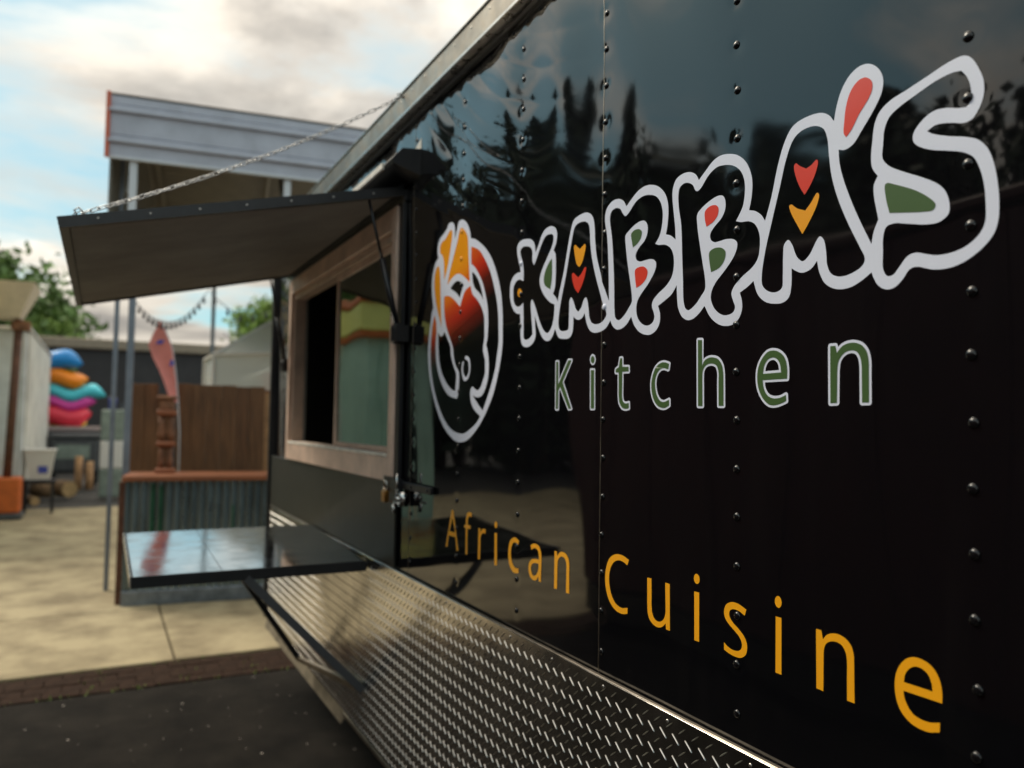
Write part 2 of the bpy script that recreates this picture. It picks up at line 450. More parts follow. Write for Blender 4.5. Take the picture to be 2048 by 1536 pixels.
# ================================================================== the setting
g = MB().add([(-500, -500, -0.06), (500, -500, -0.06), (500, 500, -0.06), (-500, 500, -0.06)], [(0, 1, 2, 3)])
structure("ground", g, M["asphalt_far"])
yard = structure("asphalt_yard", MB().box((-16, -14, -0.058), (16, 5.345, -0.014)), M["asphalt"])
structure("gravel_lot", MB().box((-40, -60, -0.058), (-16.2, 60, -0.02)), M["gravel"])
bed = structure("pavement", MB().box((-14.6, 5.36, -0.057), (12.6, 16.25, -0.030)), M["moss"])
xs = [-14.49 + 3.0 * i for i in range(10)]
ys = [5.83, 7.47, 10.55, 13.5, 16.22]
for i in range(9):
    for j in range(4):
        b = MB().bbox((xs[i] + 0.006, ys[j] + 0.006, -0.028), (xs[i + 1] - 0.006, ys[j + 1] - 0.006, random.uniform(-0.002, 0.003)), 0.007)
        part("slab", b, M["concrete"], bed)
# a strip of dark red pavers between slab and asphalt
bmesh_ = mesh_of("paver", MB().bbox((0, 0, 0), (0.2005, 0.1125, 0.05), 0.004), M["brick"])
for r in range(4):
    for i in range(28):
        x = -3.7 + 0.203 * i + (0.1 if r % 2 else 0.0)
        if x > 1.9: continue
        o = link("paver", bmesh_, bed, (x, 5.365 + 0.115 * r, -0.060 + random.uniform(-0.003, 0.003)))
        o.rotation_euler = (random.uniform(-.01, .01), random.uniform(-.01, .01), random.uniform(-.015, .015))
# weeds and moss along the joints
wd = MB()
for k in range(520):
    if k < 380: x, y = random.uniform(-3.5, 1.6), random.choice((5.83, 5.36)) + random.gauss(0, 0.018)
    else: x, y = random.choice((-0.62, -1.5, 0.02, 0.55, 0.95, -2.3)) + random.gauss(0, 0.05), random.uniform(5.38, 5.82)
    h = random.uniform(0.006, 0.035); a = random.uniform(0, 6.3); w = random.uniform(0.004, 0.010)
    dx, dy = math.cos(a) * w, math.sin(a) * w
    z = -0.022
    wd.add([(x - dx, y - dy, z), (x + dx, y + dy, z), (x + dy * 1.4, y - dx * 1.4, z + h)], [(0, 1, 2)])
solo("weeds", wd, M["leaf_light"], label="sparse weeds and moss growing in the pavement joints", cat="weeds", kind="stuff")
# pale petals and grit lying on the asphalt
pt = MB()
for k in range(260):
    x, y = random.uniform(-2.6, 1.5), random.uniform(2.2, 5.3)
    s = random.choice((0.003, 0.003, 0.004, 0.005, 0.008)); a = random.uniform(0, 6.3); z = -0.0125
    pt.add([(x + s * math.cos(a + t), y + s * 0.8 * math.sin(a + t), z + random.uniform(0, 0.003)) for t in (0, 1.5, 3.1, 4.6)], [(0, 1, 2, 3)])
solo("fallen_petals", pt, M["petal"], label="pale petals and grit scattered on the dark asphalt", cat="petals", kind="stuff")

# ================================================================== the food trailer
T0 = thing("food_trailer", "glossy black food trailer with painted name, open serving hatch and tread plate skirt", "food trailer", (2.2, 1.8, 0.0))
XW = 0.98                       # the flank
Y_NEAR, Y_FAR = -1.5, 5.12
Z_LO, Z_HI = 1.09, 2.75
rng = np.random.RandomState(11)
COLS = [0.197, 0.606, 1.024, 1.434, 1.827, 2.222, 2.623, 4.86]
RZ = [2.07 + 0.0838 * k for k in range(-11, 8)]
def on_window(y, z): return 2.70 < y < 4.72 and z < 2.5
RIV = [(y, z) for y in COLS for z in RZ if not on_window(y, z)]
TOPR = [(0.30 + 0.0755 * k, 2.727) for k in range(64)]
waves = [(rng.uniform(4, 26), rng.uniform(1.5, 10) * rng.choice((-1, 1)), rng.uniform(0, 6.28), rng.uniform(0.4, 1.0)) for _ in range(14)]
def wall_depth(Y, Z):
    """How far the thin sheet is pushed in (+x) at (Y, Z): oil-canning between the studs, diagonal creases near the roof, dimples at the rivets."""
    Y, Z = np.asarray(Y, float), np.asarray(Z, float)
    d = np.zeros_like(Y)
    hi = np.clip((Z - 1.95) / 0.6, 0, 1) ** 1.3 * np.clip((Y - 0.35) / 1.0, 0.25, 1)
    for ky, kz, ph, a in waves:
        d += a * np.sin(ky * Y + kz * (Z - 2) + ph) * 0.0042 / (ky + 2) * (0.62 + 3.4 * hi)
    stud = np.sin(math.pi * (Y - 1.024) / 0.405) ** 2          # the sheet bellies out between the studs
    d -= stud * (0.0006 * np.sin(2.6 * Z + 1.9 * Y) + 0.0004 * np.sin(7.3 * Z + 2.1) + 0.0012 * hi * np.sin(4.1 * Z + 1.3 * Y + 0.5))
    s = (Z - 0.55 * Y) / 0.105 + 0.45 * np.sin(3.9 * Y + 0.6) + 0.3 * np.sin(2.3 * Y + 6.1 * Z)
    ridge = np.abs(np.sin(math.pi * s)) ** 0.75
    m = np.clip((Z - 2.22) / 0.28, 0, 1) * (0.5 + 0.5 * np.sin(2.9 * Y + 1.0)) * np.clip((Y - 0.75) / 0.5, 0.12, 1)
    d -= ridge * m * 0.0024
    for y, z in RIV:
        r2_ = (Y - y) ** 2 + (Z - z) ** 2
        k = 0.00035 + 0.0008 * min(1.0, max(0.0, (z - 1.9) / 0.5))
        k *= 0.35 if y < 0.9 else 1.0
        d += k * np.exp(-r2_ / (2 * 0.0105 ** 2))
    for y, z in TOPR:
        d += 0.0010 * np.exp(-((Y - y) ** 2 + (Z - z) ** 2) / (2 * 0.013 ** 2))
    return d + 0.003

def wall_panel(y0, y1, hole=None):
    st = 0.0075
    ny, nz = max(2, int(round((y1 - y0) / st))), int(round((Z_HI - Z_LO) / st))
    ya, za = np.linspace(y0, y1, ny + 1), np.linspace(Z_LO, Z_HI, nz + 1)
    Y, Z = np.meshgrid(ya, za, indexing="ij")
    X = XW + wall_depth(Y, Z)
    V = np.stack([X - 2.2, Y - 1.8, Z], -1).reshape(-1, 3)
    I, J = np.meshgrid(np.arange(ny), np.arange(nz), indexing="ij")
    a = I * (nz + 1) + J
    F = np.stack([a, a + 1, a + nz + 2, a + nz + 1], -1).reshape(-1, 4)     # faces look to -x
    if hole:
        yc, zc = (ya[I.ravel()] + ya[I.ravel() + 1]) / 2, (za[J.ravel()] + za[J.ravel() + 1]) / 2
        F = F[~((yc > hole[0]) & (yc < hole[1]) & (zc > hole[2]) & (zc < hole[3]))]
    me = bpy.data.meshes.new("wall_panel")
    me.vertices.add(len(V)); me.vertices.foreach_set("co", V.ravel())
    me.loops.add(F.size); me.loops.foreach_set("vertex_index", F.ravel().astype(np.int32))
    me.polygons.add(len(F)); me.polygons.foreach_set("loop_start", np.arange(0, F.size, 4, dtype=np.int32))
    me.polygons.foreach_set("use_smooth", np.ones(len(F), dtype=bool))
    me.update(calc_edges=True); me.validate()
    me.materials.append(M["paint"])
    return link("wall_panel", me, T0)
SEAMS = [Y_NEAR, 0.224, 1.443, 2.640, Y_FAR]
for i in range(4):
    wall_panel(SEAMS[i] + (0.0012 if i else 0), SEAMS[i + 1] - 0.0012, (2.80, 4.58, 1.46, 2.41) if i == 3 else None)
for y in SEAMS[1:4]:
    zz = np.linspace(Z_LO, Z_HI - 0.02, 90); xx = XW + wall_depth(np.full(90, y), zz)
    b = MB()
    for x, z in zip(xx, zz): b.v += [(x - 0.0007, y - 0.0010, z), (x - 0.0007, y + 0.0006, z), (x + 0.003, y - 0.0010, z), (x + 0.003, y + 0.0006, z)]
    for i in range(89):
        k = 4 * i; b.f += [(k, k + 1, k + 5, k + 4), (k + 1, k + 3, k + 7, k + 5), (k + 3, k + 2, k + 6, k + 7), (k + 2, k, k + 4, k + 6)]
    part("seam_lap", b, M["alu_brown"], T0)

# body behind the flank
part("roof", MB().box((0.985, Y_NEAR, 2.80), (3.42, Y_FAR, 2.845)), M["alu_brown"], T0)
part("far_side_wall", MB().box((3.38, Y_NEAR, 0.42), (3.42, Y_FAR, 2.79)), M["matte_black"], T0)
part("end_wall", MB().box((1.0, Y_FAR - 0.03, 0.42), (3.37, Y_FAR - 0.004, 2.79)), M["matte_black"], T0)
part("end_wall", MB().box((1.0, Y_NEAR + 0.004, 0.42), (3.37, Y_NEAR + 0.03, 2.79)), M["matte_black"], T0)
part("corner_post", MB().bbox((0.955, Y_FAR + 0.001, 0.40), (1.03, Y_FAR + 0.05, 2.745), 0.006), M["black_metal"], T0)
part("trailer_floor", MB().box((1.0, Y_NEAR + 0.03, 0.44), (3.37, Y_FAR - 0.03, 0.50)), M["interior"], T0)
part("inner_wall", MB().box((3.30, Y_NEAR + 0.05, 0.50), (3.37, Y_FAR - 0.05, 2.78)), M["interior"], T0)
# inner lining of the near wall, leaving the window free
il = MB()
for a, b in (((1.03, Y_NEAR + .05, .5), (1.06, 2.78, 2.78)), ((1.03, 4.60, .5), (1.06, Y_FAR - .05, 2.78)), ((1.03, 2.78, .5), (1.06, 4.60, 1.44)), ((1.03, 2.78, 2.43), (1.06, 4.60, 2.78))): il.box(a, b)
part("inner_lining", il, M["interior"], T0)
part("wall_shelf", MB().box((3.02, 2.2, 1.80), (3.298, 4.7, 1.83)), M["galv"], T0)
part("range_hood", MB().prism([(3.298, 2.10), (2.5, 2.10), (2.5, 2.25), (2.9, 2.60), (3.298, 2.60)], "y", 3.2, 4.6), M["alu"], T0)
part("worktop_oven", MB().bbox((2.75, 3.0, 1.3805), (3.2, 3.7, 1.74), .02), M["alu"], T0)
part("work_bench", MB().box((2.7, 2.0, 0.51), (3.28, 4.9, 1.38)), M["galv"], T0)
for y in (1.55, 2.5):
    w = part("wheel", MB().tube([(1.08, y, 0.33), (1.30, y, 0.33)], [0.33, 0.33], 28), M["rubber"], T0)
    part("rim", MB().tube([(1.075, y, 0.33), (1.10, y, 0.33)], [0.19, 0.19], 20), M["alu"], w)
    w = part("wheel", MB().tube([(3.10, y, 0.33), (3.32, y, 0.33)], [0.33, 0.33], 28), M["rubber"], T0)
ch = MB()
for x in (1.35, 3.0): ch.box((x, Y_NEAR, 0.34), (x + 0.06, Y_FAR - .05, 0.437))
part("chassis_rail", ch, M["black_metal"], T0)

# rivets
rv = MB()
n = 12
prof = [(0.0074, 0.0), (0.0070, 0.0015), (0.0052, 0.0030), (0.0026, 0.0038)]
vs = [(-h, r * math.cos(2 * math.pi * j / n), r * math.sin(2 * math.pi * j / n)) for r, h in prof for j in range(n)] + [(-0.0040, 0, 0)]
fs = [(i * n + j, i * n + (j + 1) % n, (i + 1) * n + (j + 1) % n, (i + 1) * n + j) for i in range(3) for j in range(n)] + [(3 * n + j, 3 * n + (j + 1) % n, 4 * n) for j in range(n)]
rv.add(vs, fs)
def rivet_mesh(m, s=1.0):
    b = MB().add([(x * s, y * s, z * s) for x, y, z in rv.v], rv.f)
    return mesh_of("rivet", b, m, True)

# ---- the lettering: outlines in tenths of a millimetre along (Y, Z) on the flank; "!" marks a corner
TRACE = {
    'name_outline': [
        "18278,20460! 18315,20585 18410,20787 18491,21042 18479,21200 18315,21301 17987,21295 17693,21214 17543,21081 17485,20839! 17350,20979 17155,21244 16984,21346 16716,21363 16499,21266 16421,21114 16444,20924 16572,20723! 16484,20614 16455,20389 16455,19999 16487,19760 16569,19626! 16410,19507 16333,19400! 16252,19653 16079,20083 15911,20650 15786,21028 15659,21261 15445,21329 15067,21322 14840,21190 14744,20964 14710,20619 14643,20225 14459,19748 14419,19609 14281,19369 14137,19121! 14150,19540 14180,20144 14228,20587 14295,20844 14311,21041 14238,21219 14033,21325 13791,21320 13611,21233 13501,21084! 13322,21195 13098,21311 12879,21356 12646,21327 12419,21227 12230,21053 12138,20867 12110,20665 12135,20390 12183,20202! 12040,20151 11886,20038! 11906,20320 11957,20651 11989,20906 11975,21076 11875,21234 11673,21288 11457,21256 11299,21159 11222,21036! 11042,21158 10842,21287 10647,21332 10394,21290 10179,21191 9999,21016 9897,20812 9859,20627 9882,20351 9935,20158! 9796,20110 9654,20006 9570,19887! 9436,20245 9289,20769 9145,21117 8986,21315 8764,21376 8419,21350 8261,21255 8169,21132! 8121,21337 8028,21562 7877,21735 7701,21805 7531,21773 7379,21641 7304,21459 7328,21272 7453,21072 7652,20842 7827,20660 7975,20622 8086,20659! 8073,20467 8023,20247 7892,19882 7721,19490 7519,19085! 7478,19267 7402,19420! 7434,19573 7475,19803 7471,19948 7407,20060! 7497,20201 7517,20354 7493,20593 7449,20850 7365,20993 7203,21093 6942,21151 6618,21225 6310,21295 6106,21296 6008,21226 5914,21056 5853,20869 5851,20695 5904,20542 6010,20416 6119,20403 6298,20466 6507,20507 6632,20464! 6556,20403 6346,20303 6078,20202 5928,20117 5814,19974 5744,19782 5697,19516 5681,19239 5699,19012 5759,18858 5885,18725 6102,18594 6325,18535 6556,18548 6820,18631 6920,18609 7022,18491 7152,18394 7284,18385 7404,18455 7484,18576 7519,18672! 7700,18570 7903,18502 8141,18517 8341,18631 8450,18817 8497,19014! 8610,18910 8775,18871 8910,18920 9002,18982! 9013,18666 9066,18511 9188,18445 9367,18449 9568,18509 9737,18659 9833,18902! 9970,18823 10153,18746! 10103,18593 10103,18441 10177,18298 10328,18205 10514,18196 10704,18256 10899,18402 11052,18627! 11200,18506 11372,18421 11530,18415 11692,18505 11802,18698 11833,18920 11846,19134! 11999,18976 12196,18885 12414,18799! 12352,18636 12360,18464 12461,18323 12634,18249 12810,18254 13028,18335 13214,18500 13310,18685! 13479,18540 13633,18475 13830,18464 13992,18558 14083,18691! 14230,18557 14419,18489 14653,18475 14873,18534 15018,18706 15121,18978! 15227,18877 15395,18850 15524,18899 15603,18959! 15607,18745 15646,18563 15775,18459 16042,18459 16271,18515 16439,18741! 16552,18577 16693,18480 16837,18473 17035,18560 17240,18791 17475,19195! 17448,18964 17415,18682 17487,18537 17692,18428 17929,18408 18147,18491 18235,18707 18254,18970 18276,19332! 18449,19355 18679,19495 18830,19729 18885,19979 18847,20243 18680,20406 18456,20463",
        "18307,21034 18172,21114 17954,21092 17740,21017 17647,20883 17640,20650 17553,20519! 17443,20640 17247,20908 17004,21149 16784,21174 16614,21118 16588,21002 16656,20843 16891,20590 17179,20265 17249,20049 17168,19836 16914,19575 16668,19419 16491,19355! 16488,19226 16516,19010 16628,18779 16794,18673 16991,18754 17195,18987 17407,19339 17541,19546 17632,19630 17692,19553 17675,19295 17612,18930 17580,18711! 17750,18624 17908,18600 18054,18651 18075,18822 18087,19214 18110,19608! 18261,19548 18455,19547 18628,19675 18686,19897 18670,20109 18533,20235 18338,20263 18117,20197! 18113,20446 18175,20693 18275,20896",
        "15527,21137 15314,21155 15104,21113 14979,21016 14935,20847 14905,20545 14822,20168 14634,19665 14472,19309 14371,19075 14235,18862 14271,18779 14423,18687 14617,18664 14816,18718 14919,18853 14950,19014 15007,19248 15070,19335 15152,19301 15274,19122 15399,19046 15507,19128 15619,19329 15717,19424 15786,19351 15798,19117 15805,18836 15824,18674 16001,18645 16206,18689 16278,18816 16261,19078 16156,19472 15985,19948 15819,20513 15695,20891 15625,21065",
        "14118,20973 14070,21094 13908,21144 13728,21084 13647,20983 13541,20885 13414,20928 13170,21100 12949,21159 12715,21137 12486,21041 12347,20875 12288,20686 12299,20449 12376,20225 12519,20079! 12408,20035 12205,19999 12038,19898 11946,19731 11938,19496 12001,19316 12165,19170 12433,19037 12588,18916 12611,18809 12551,18681 12532,18570 12594,18479 12759,18437 12938,18493 13086,18633 13136,18796 13108,18973 12982,19113 12715,19319 12524,19531 12484,19655 12526,19740 12666,19794 12844,19801 13026,19807 13148,19874 13168,19980 13066,20097 12849,20234 12768,20396 12780,20533 12853,20621 12962,20652 13165,20629 13428,20526 13531,20454 13520,20231 13438,19776 13337,19346 13296,19112 13295,18998 13407,18875 13578,18735 13773,18659 13894,18736 13928,18916 13943,19390 13981,19989 14042,20549 14108,20851",
        "11810,20910 11774,21035 11635,21088 11492,21054 11385,20980 11315,20866 11252,20836 11160,20873 10958,21052 10744,21142 10519,21123 10301,21044 10134,20900 10044,20699 10038,20456 10088,20250 10248,20033! 10118,19989 9941,19964 9796,19878 9697,19685 9691,19450 9739,19267 9854,19149 10118,19009 10299,18872 10357,18759 10314,18621 10268,18506 10313,18423 10483,18386 10640,18429 10801,18561 10884,18743 10861,18876 10754,19020 10516,19207 10299,19413 10217,19574 10223,19652 10300,19719 10485,19761 10644,19759 10789,19766 10887,19832 10904,19939 10806,20044 10613,20172 10518,20308 10512,20465 10566,20564 10678,20602 10873,20578 11141,20480 11260,20391 11260,20202 11189,19811 11103,19421 11041,19133 11040,18937 11134,18834 11304,18683 11496,18601 11585,18647 11640,18797 11660,19183 11688,19669 11721,20280 11797,20662",
        "8832,21176 8631,21196 8468,21152 8357,21064 8295,20899 8265,20628 8221,20302 8116,19938 7924,19485 7724,19093 7632,18891 7670,18799 7872,18709 8079,18698 8231,18768 8307,18923 8322,19107 8368,19323 8440,19390 8495,19349 8642,19140 8774,19058 8892,19146 8993,19369 9073,19461 9157,19401 9179,19240 9187,18884 9205,18694 9330,18638 9512,18684 9631,18800 9642,18986 9567,19369 9437,19794 9254,20367 9110,20828 8970,21089",
        "6143,21111! 6067,20996 6025,20870 6020,20715 6061,20609 6161,20618 6364,20689 6528,20709 6698,20641 6835,20501 6837,20385 6751,20288 6559,20182 6326,20099 6125,20015 5995,19911 5912,19724 5863,19497 5850,19280 5859,19048 5925,18914 6077,18795 6277,18735 6507,18734 6648,18772 6818,18826 6943,18803 7072,18675 7176,18575 7268,18578 7329,18683 7332,18923 7324,19162 7275,19283 7155,19309 6938,19256 6667,19185 6477,19176 6349,19248 6325,19353 6368,19542 6471,19681 6683,19829 7005,20012 7226,20159 7326,20297 7316,20488 7287,20722 7205,20864 7047,20952 6817,21022 6499,21110 6266,21131",
    ],
    'spot_green_k': [
        "16648,20534! 16790,20448 16980,20232 17035,20066 16971,19906 16701,19762! 16635,20003 16628,20296",
    ],
    'spot_orange_k': [
        "18439,19916 18386,20009 18303,20015 18219,19963 18189,19867 18268,19786 18380,19815",
    ],
    'heart_y1': [
        "15611,20627 15569,20661 15495,20615 15352,20518! 15218,20573 15136,20596 15101,20538 15172,20323 15273,20157 15377,20094! 15486,20194 15568,20396",
    ],
    'heart_r1': [
        "15685,19971 15633,20002 15524,19933 15407,19856! 15269,19926 15125,20051 15075,20031 15102,19898 15242,19646 15408,19479! 15560,19624 15651,19801",
    ],
    'spot_green_b1': [
        "13324,20451 13201,20507 13052,20495 12960,20426 12977,20317 13086,20214 13260,20146! 13299,20280",
    ],
    'spot_red_b1': [
        "13183,19653 13061,19693 12879,19673 12763,19571 12787,19441 12929,19330 13138,19267! 13181,19482",
    ],
    'spot_red_b2': [
        "11046,20387 10939,20455 10758,20446 10684,20370 10709,20240 10822,20151 11004,20099! 11045,20247",
    ],
    'spot_green_b2': [
        "10926,19597 10821,19651 10611,19629 10507,19541 10522,19409 10642,19284 10875,19226! 10919,19435",
    ],
    'heart_p2': [
        "8947,20656 8909,20686 8835,20623 8701,20539! 8602,20569 8497,20626 8472,20584 8521,20413 8636,20231 8736,20123! 8836,20284 8931,20528",
    ],
    'heart_y2': [
        "9047,20015 9008,20033 8888,19939 8721,19864! 8605,19969 8491,20092 8452,20055 8492,19902 8639,19671 8779,19496! 8906,19704 9009,19891",
    ],
    'spot_red_ap': [
        "7988,20877 7978,21054 7940,21297 7850,21494 7717,21596 7589,21591 7491,21495 7484,21380 7549,21256 7707,21087 7854,20884 7944,20807!",
    ],
    'spot_green_s': [
        "7287,19899 7255,19915 7111,19852 6808,19690 6591,19519 6521,19423 6557,19359 6689,19366 7012,19430 7219,19474! 7271,19678",
    ],
    'logo_outline': [
        "23056,22882 22861,22775 22777,22591 22761,22259! 22601,22554 22487,22755 22246,22780 21943,22657 21699,22432 21575,22211 21522,22038! 21196,21940 20804,21743 20367,21448 19993,21081 19649,20571 19410,20024 19304,19482 19275,18931 19274,18608 19347,18238 19523,17744 19800,17203 20187,16741 20590,16379 21064,16075 21502,15878 21961,15799 22441,15830 23010,16038 23613,16434 24185,17055 24644,17777 24857,18400 24909,18939 24838,19362 24751,19729 24631,20143 24518,20276! 24576,20430 24681,20793 24710,21200 24600,21531 24403,21792 24166,21909! 24229,22053 24222,22318 24061,22524 23729,22640 23469,22741 23281,22881",
        "23108,22637 22989,22561 22998,22333 23108,21972 23279,21516 23491,21191 23604,21080! 23634,21422 23668,21688 23793,21920 24003,22064 24014,22277 23817,22396 23585,22427 23330,22556",
        "22294,22525 22020,22404 21774,22156 21702,21824 21634,21327 21537,20660! 21774,20817 22075,20975 22380,21087 22626,21089 22935,21026 23312,20868! 23166,21190 22841,21693 22551,22141 22412,22438",
        "21470,21772! 21242,21699 20849,21516 20461,21165 20135,20787 19917,20412 19701,19953 19577,19515 19533,19111 19515,18866 19516,18646 19614,18234 19679,17973 19958,17430 20447,16754! 20773,16952 21053,17142 21139,17226! 21000,17176 20755,17152 20517,17199 20315,17375 20145,17661 20096,17974 20145,18338 20286,18665! 20217,18886 20190,19247 20238,19707 20337,19994 20480,20290 20650,20570 20932,20873 21217,21110 21448,21234! 21470,21490",
        "21392,20977! 21209,20894 20923,20660 20695,20344 20548,19999! 20742,20188 21134,20432! 21310,20649",
        "22462,20869 22186,20784 21985,20680! 22114,20527 22284,20305! 22536,20489 23047,20708! 22738,20844",
        "24186,21634 24044,21544 23959,21215 23898,20682 23837,20152 23738,19518! 23957,19854 24256,20336 24460,20895 24481,21298 24355,21544",
        "23555,20504 23294,20507 22970,20424 22649,20268 22241,20016! 22101,20231 21876,20468 21476,20567! 21413,20426 21294,20266 21010,20096 20673,19807 20476,19507 20437,19181 20426,18906 20493,18591 20488,18476 20358,18239 20341,18056 20343,17829 20456,17652 20632,17430 20817,17360 21009,17408 21177,17477 21314,17406 21346,17243 21269,17006 21038,16793 20609,16589! 20859,16400 21291,16211 21740,16074 22151,16066 22703,16167 23287,16460 23876,16998 24356,17660 24602,18304 24664,18787 24593,19446 24506,19783 24377,19994! 24224,19726 24172,19405 24221,19016 24158,18488 23928,18006 23539,17579 23071,17287 22627,17177 22351,17146! 22267,17290 22210,17629 22238,17971 22490,18181 22656,18439 22766,18795 23033,19119 23308,19474 23490,19852 23552,20168",
        "24021,19391! 23872,19265 23723,19225 23591,19259 23478,19364! 23225,19111 22955,18810 22877,18504 22675,18192 22447,17908 22463,17614 22496,17395! 22764,17440 23218,17668 23628,18017 23885,18470 23973,18865",
    ],
    'logo_wrap_left': [
        "23108,22637 22989,22561 22998,22333 23108,21972 23279,21516 23491,21191 23604,21080! 23634,21422 23668,21688 23793,21920 24003,22064 24014,22277 23817,22396 23585,22427 23330,22556",
    ],
    'logo_wrap_middle': [
        "22294,22525 22020,22404 21774,22156 21702,21824 21634,21327 21537,20660! 21774,20817 22075,20975 22380,21087 22626,21089 22935,21026 23312,20868! 23166,21190 22841,21693 22551,22141 22412,22438",
    ],
    'logo_band': [
        "21470,21772! 21242,21699 20849,21516 20461,21165 20135,20787 19917,20412 19701,19953 19577,19515 19533,19111 19515,18866 19516,18646 19614,18234 19679,17973 19958,17430 20447,16754! 20773,16952 21053,17142 21139,17226! 21000,17176 20755,17152 20517,17199 20315,17375 20145,17661 20096,17974 20145,18338 20286,18665! 20217,18886 20190,19247 20238,19707 20337,19994 20480,20290 20650,20570 20932,20873 21217,21110 21448,21234! 21470,21490",
    ],
    'logo_wrap_thin': [
        "24186,21634 24044,21544 23959,21215 23898,20682 23837,20152 23738,19518! 23957,19854 24256,20336 24460,20895 24481,21298 24355,21544",
    ],
    'logo_face': [
        "23555,20504 23294,20507 22970,20424 22649,20268 22241,20016! 22101,20231 21876,20468 21476,20567! 21413,20426 21294,20266 21010,20096 20673,19807 20476,19507 20437,19181 20426,18906 20493,18591 20488,18476 20358,18239 20341,18056 20343,17829 20456,17652 20632,17430 20817,17360 21009,17408 21177,17477 21314,17406 21346,17243 21269,17006 21038,16793 20609,16589! 20859,16400 21291,16211 21740,16074 22151,16066 22703,16167 23287,16460 23876,16998 24356,17660 24602,18304 24664,18787 24593,19446 24506,19783 24377,19994! 24224,19726 24172,19405 24221,19016 24158,18488 23928,18006 23539,17579 23071,17287 22627,17177 22351,17146! 22267,17290 22210,17629 22238,17971 22490,18181 22656,18439 22766,18795 23033,19119 23308,19474 23490,19852 23552,20168",
    ],
    'logo_earring': [
        "21770,18336! 21785,18416 21671,18437 21496,18377 21388,18216 21368,18026 21444,17817 21581,17705 21724,17670 21871,17717 21997,17916 22024,18110 21982,18229 21914,18287 21877,18259 21917,18104 21881,17934 21759,17820 21643,17798 21531,17869 21470,18032 21518,18224 21637,18315",
    ],
    'kit_K': [
        "16351,17920! 16251,17914! 16244,17367! 15796,17922! 15654,17913! 16046,17415! 15645,16769! 15765,16765! 16153,17300! 16235,17214! 16240,16766! 16342,16767!",
    ],
    'kit_i': [
        "14836,17637! 14707,17630! 14692,16764! 14820,16765!",
        "14692,17868 14701,17827 14727,17798 14763,17789 14800,17802 14827,17835 14838,17878 14829,17919 14802,17948 14766,17957 14730,17943 14703,17911",
    ],
    'kit_t': [
        "13697,17831! 13625,17827! 13617,17643! 13391,17630! 13385,17532! 13616,17537! 13617,17262 13613,16981 13576,16896 13493,16859 13372,16867! 13371,16756! 13492,16743 13610,16770 13707,16870 13738,16997 13744,17267 13748,17529! 13862,17535! 13858,17592 13747,17643!",
    ],
    'kit_c': [
        "12058,17611! 12083,17503! 12209,17536 12332,17516 12435,17429 12487,17300 12485,17167 12432,17007 12337,16900 12224,16865 12052,16908! 12052,16798! 12162,16754 12264,16751 12409,16796 12536,16930 12601,17118 12603,17278 12541,17461 12437,17588 12292,17648 12169,17644",
    ],
    'kit_h': [
        "11226,18006! 11116,17997! 11112,17518! 11055,17603 10953,17649 10840,17656 10691,17614 10593,17497 10561,17358 10556,17171 10555,16771! 10677,16773! 10678,17175 10678,17381 10728,17496 10827,17542 10940,17543 11042,17497 11093,17420 11106,17298 11105,17121 11104,16773! 11220,16775!",
    ],
    'kit_e': [
        "9096,17192! 9096,17362 9129,17503 9219,17611 9362,17669 9508,17656 9636,17553 9722,17397 9744,17236 9712,17042 9615,16879 9489,16781 9364,16764 9222,16793 9117,16830! 9121,16930! 9242,16886 9385,16879 9510,16924 9594,17038 9626,17191!",
        "9619,17295! 9220,17299! 9250,17449 9321,17532 9404,17558 9508,17528 9583,17437",
    ],
    'kit_n': [
        "8247,17650! 8151,17649! 8126,17539! 8031,17632 7929,17667 7812,17668 7682,17618 7603,17514 7572,17374 7571,17208 7570,16781! 7686,16780! 7688,17144 7693,17353 7724,17467 7781,17535 7863,17559 7980,17535 8083,17435 8115,17307 8120,17135 8127,16783! 8244,16780!",
    ],
    'af_A': [
        "22597,13661! 22468,13675! 22034,12496! 22182,12464! 22292,12861! 22798,12854! 22870,12484! 23029,12471!",
        "22525,13451! 22319,13002! 22737,12995!",
    ],
    'af_f': [
        "21509,12457! 21377,12468! 21386,13237! 21189,13252! 21170,13351! 21372,13356! 21378,13492 21321,13586 21228,13622 21134,13601! 21093,13728! 21280,13741 21420,13692 21487,13577 21505,13457 21511,13358! 21643,13293! 21616,13237! 21520,13239!",
    ],
    'af_r': [
        "20622,13351! 20510,13356! 20492,13226! 20399,13332 20270,13377 20140,13371! 20165,13241! 20287,13253 20415,13189 20478,13087 20479,12898 20488,12473! 20639,12455!",
    ],
    'af_i': [
        "19579,13354! 19436,13355! 19408,12475! 19571,12462!",
        "19424,13591 19433,13545 19462,13508 19502,13491 19543,13498 19574,13528 19587,13572 19577,13618 19549,13655 19508,13672 19467,13665 19436,13635",
    ],
    'af_c': [
        "18148,13334! 18188,13226! 18281,13247 18429,13243 18539,13158 18591,12994 18574,12822 18505,12694 18390,12610 18260,12589 18158,12618! 18154,12496! 18293,12458 18479,12474 18654,12600 18737,12814 18734,13060 18656,13246 18508,13354 18359,13388",
    ],
    'af_a': [
        "17525,13304! 17396,13359 17261,13375 17092,13334 16996,13217 16969,13075 16973,12832 16986,12473! 17085,12471! 17112,12588! 17202,12490 17319,12452 17474,12482 17580,12579 17619,12706 17571,12864 17453,12958 17284,12993 17090,13007! 17103,13120 17156,13226 17274,13261 17393,13237 17477,13195!",
        "17114,12906! 17315,12889 17433,12837 17492,12744 17461,12633 17374,12566 17272,12581 17157,12670 17110,12792",
    ],
    'af_n': [
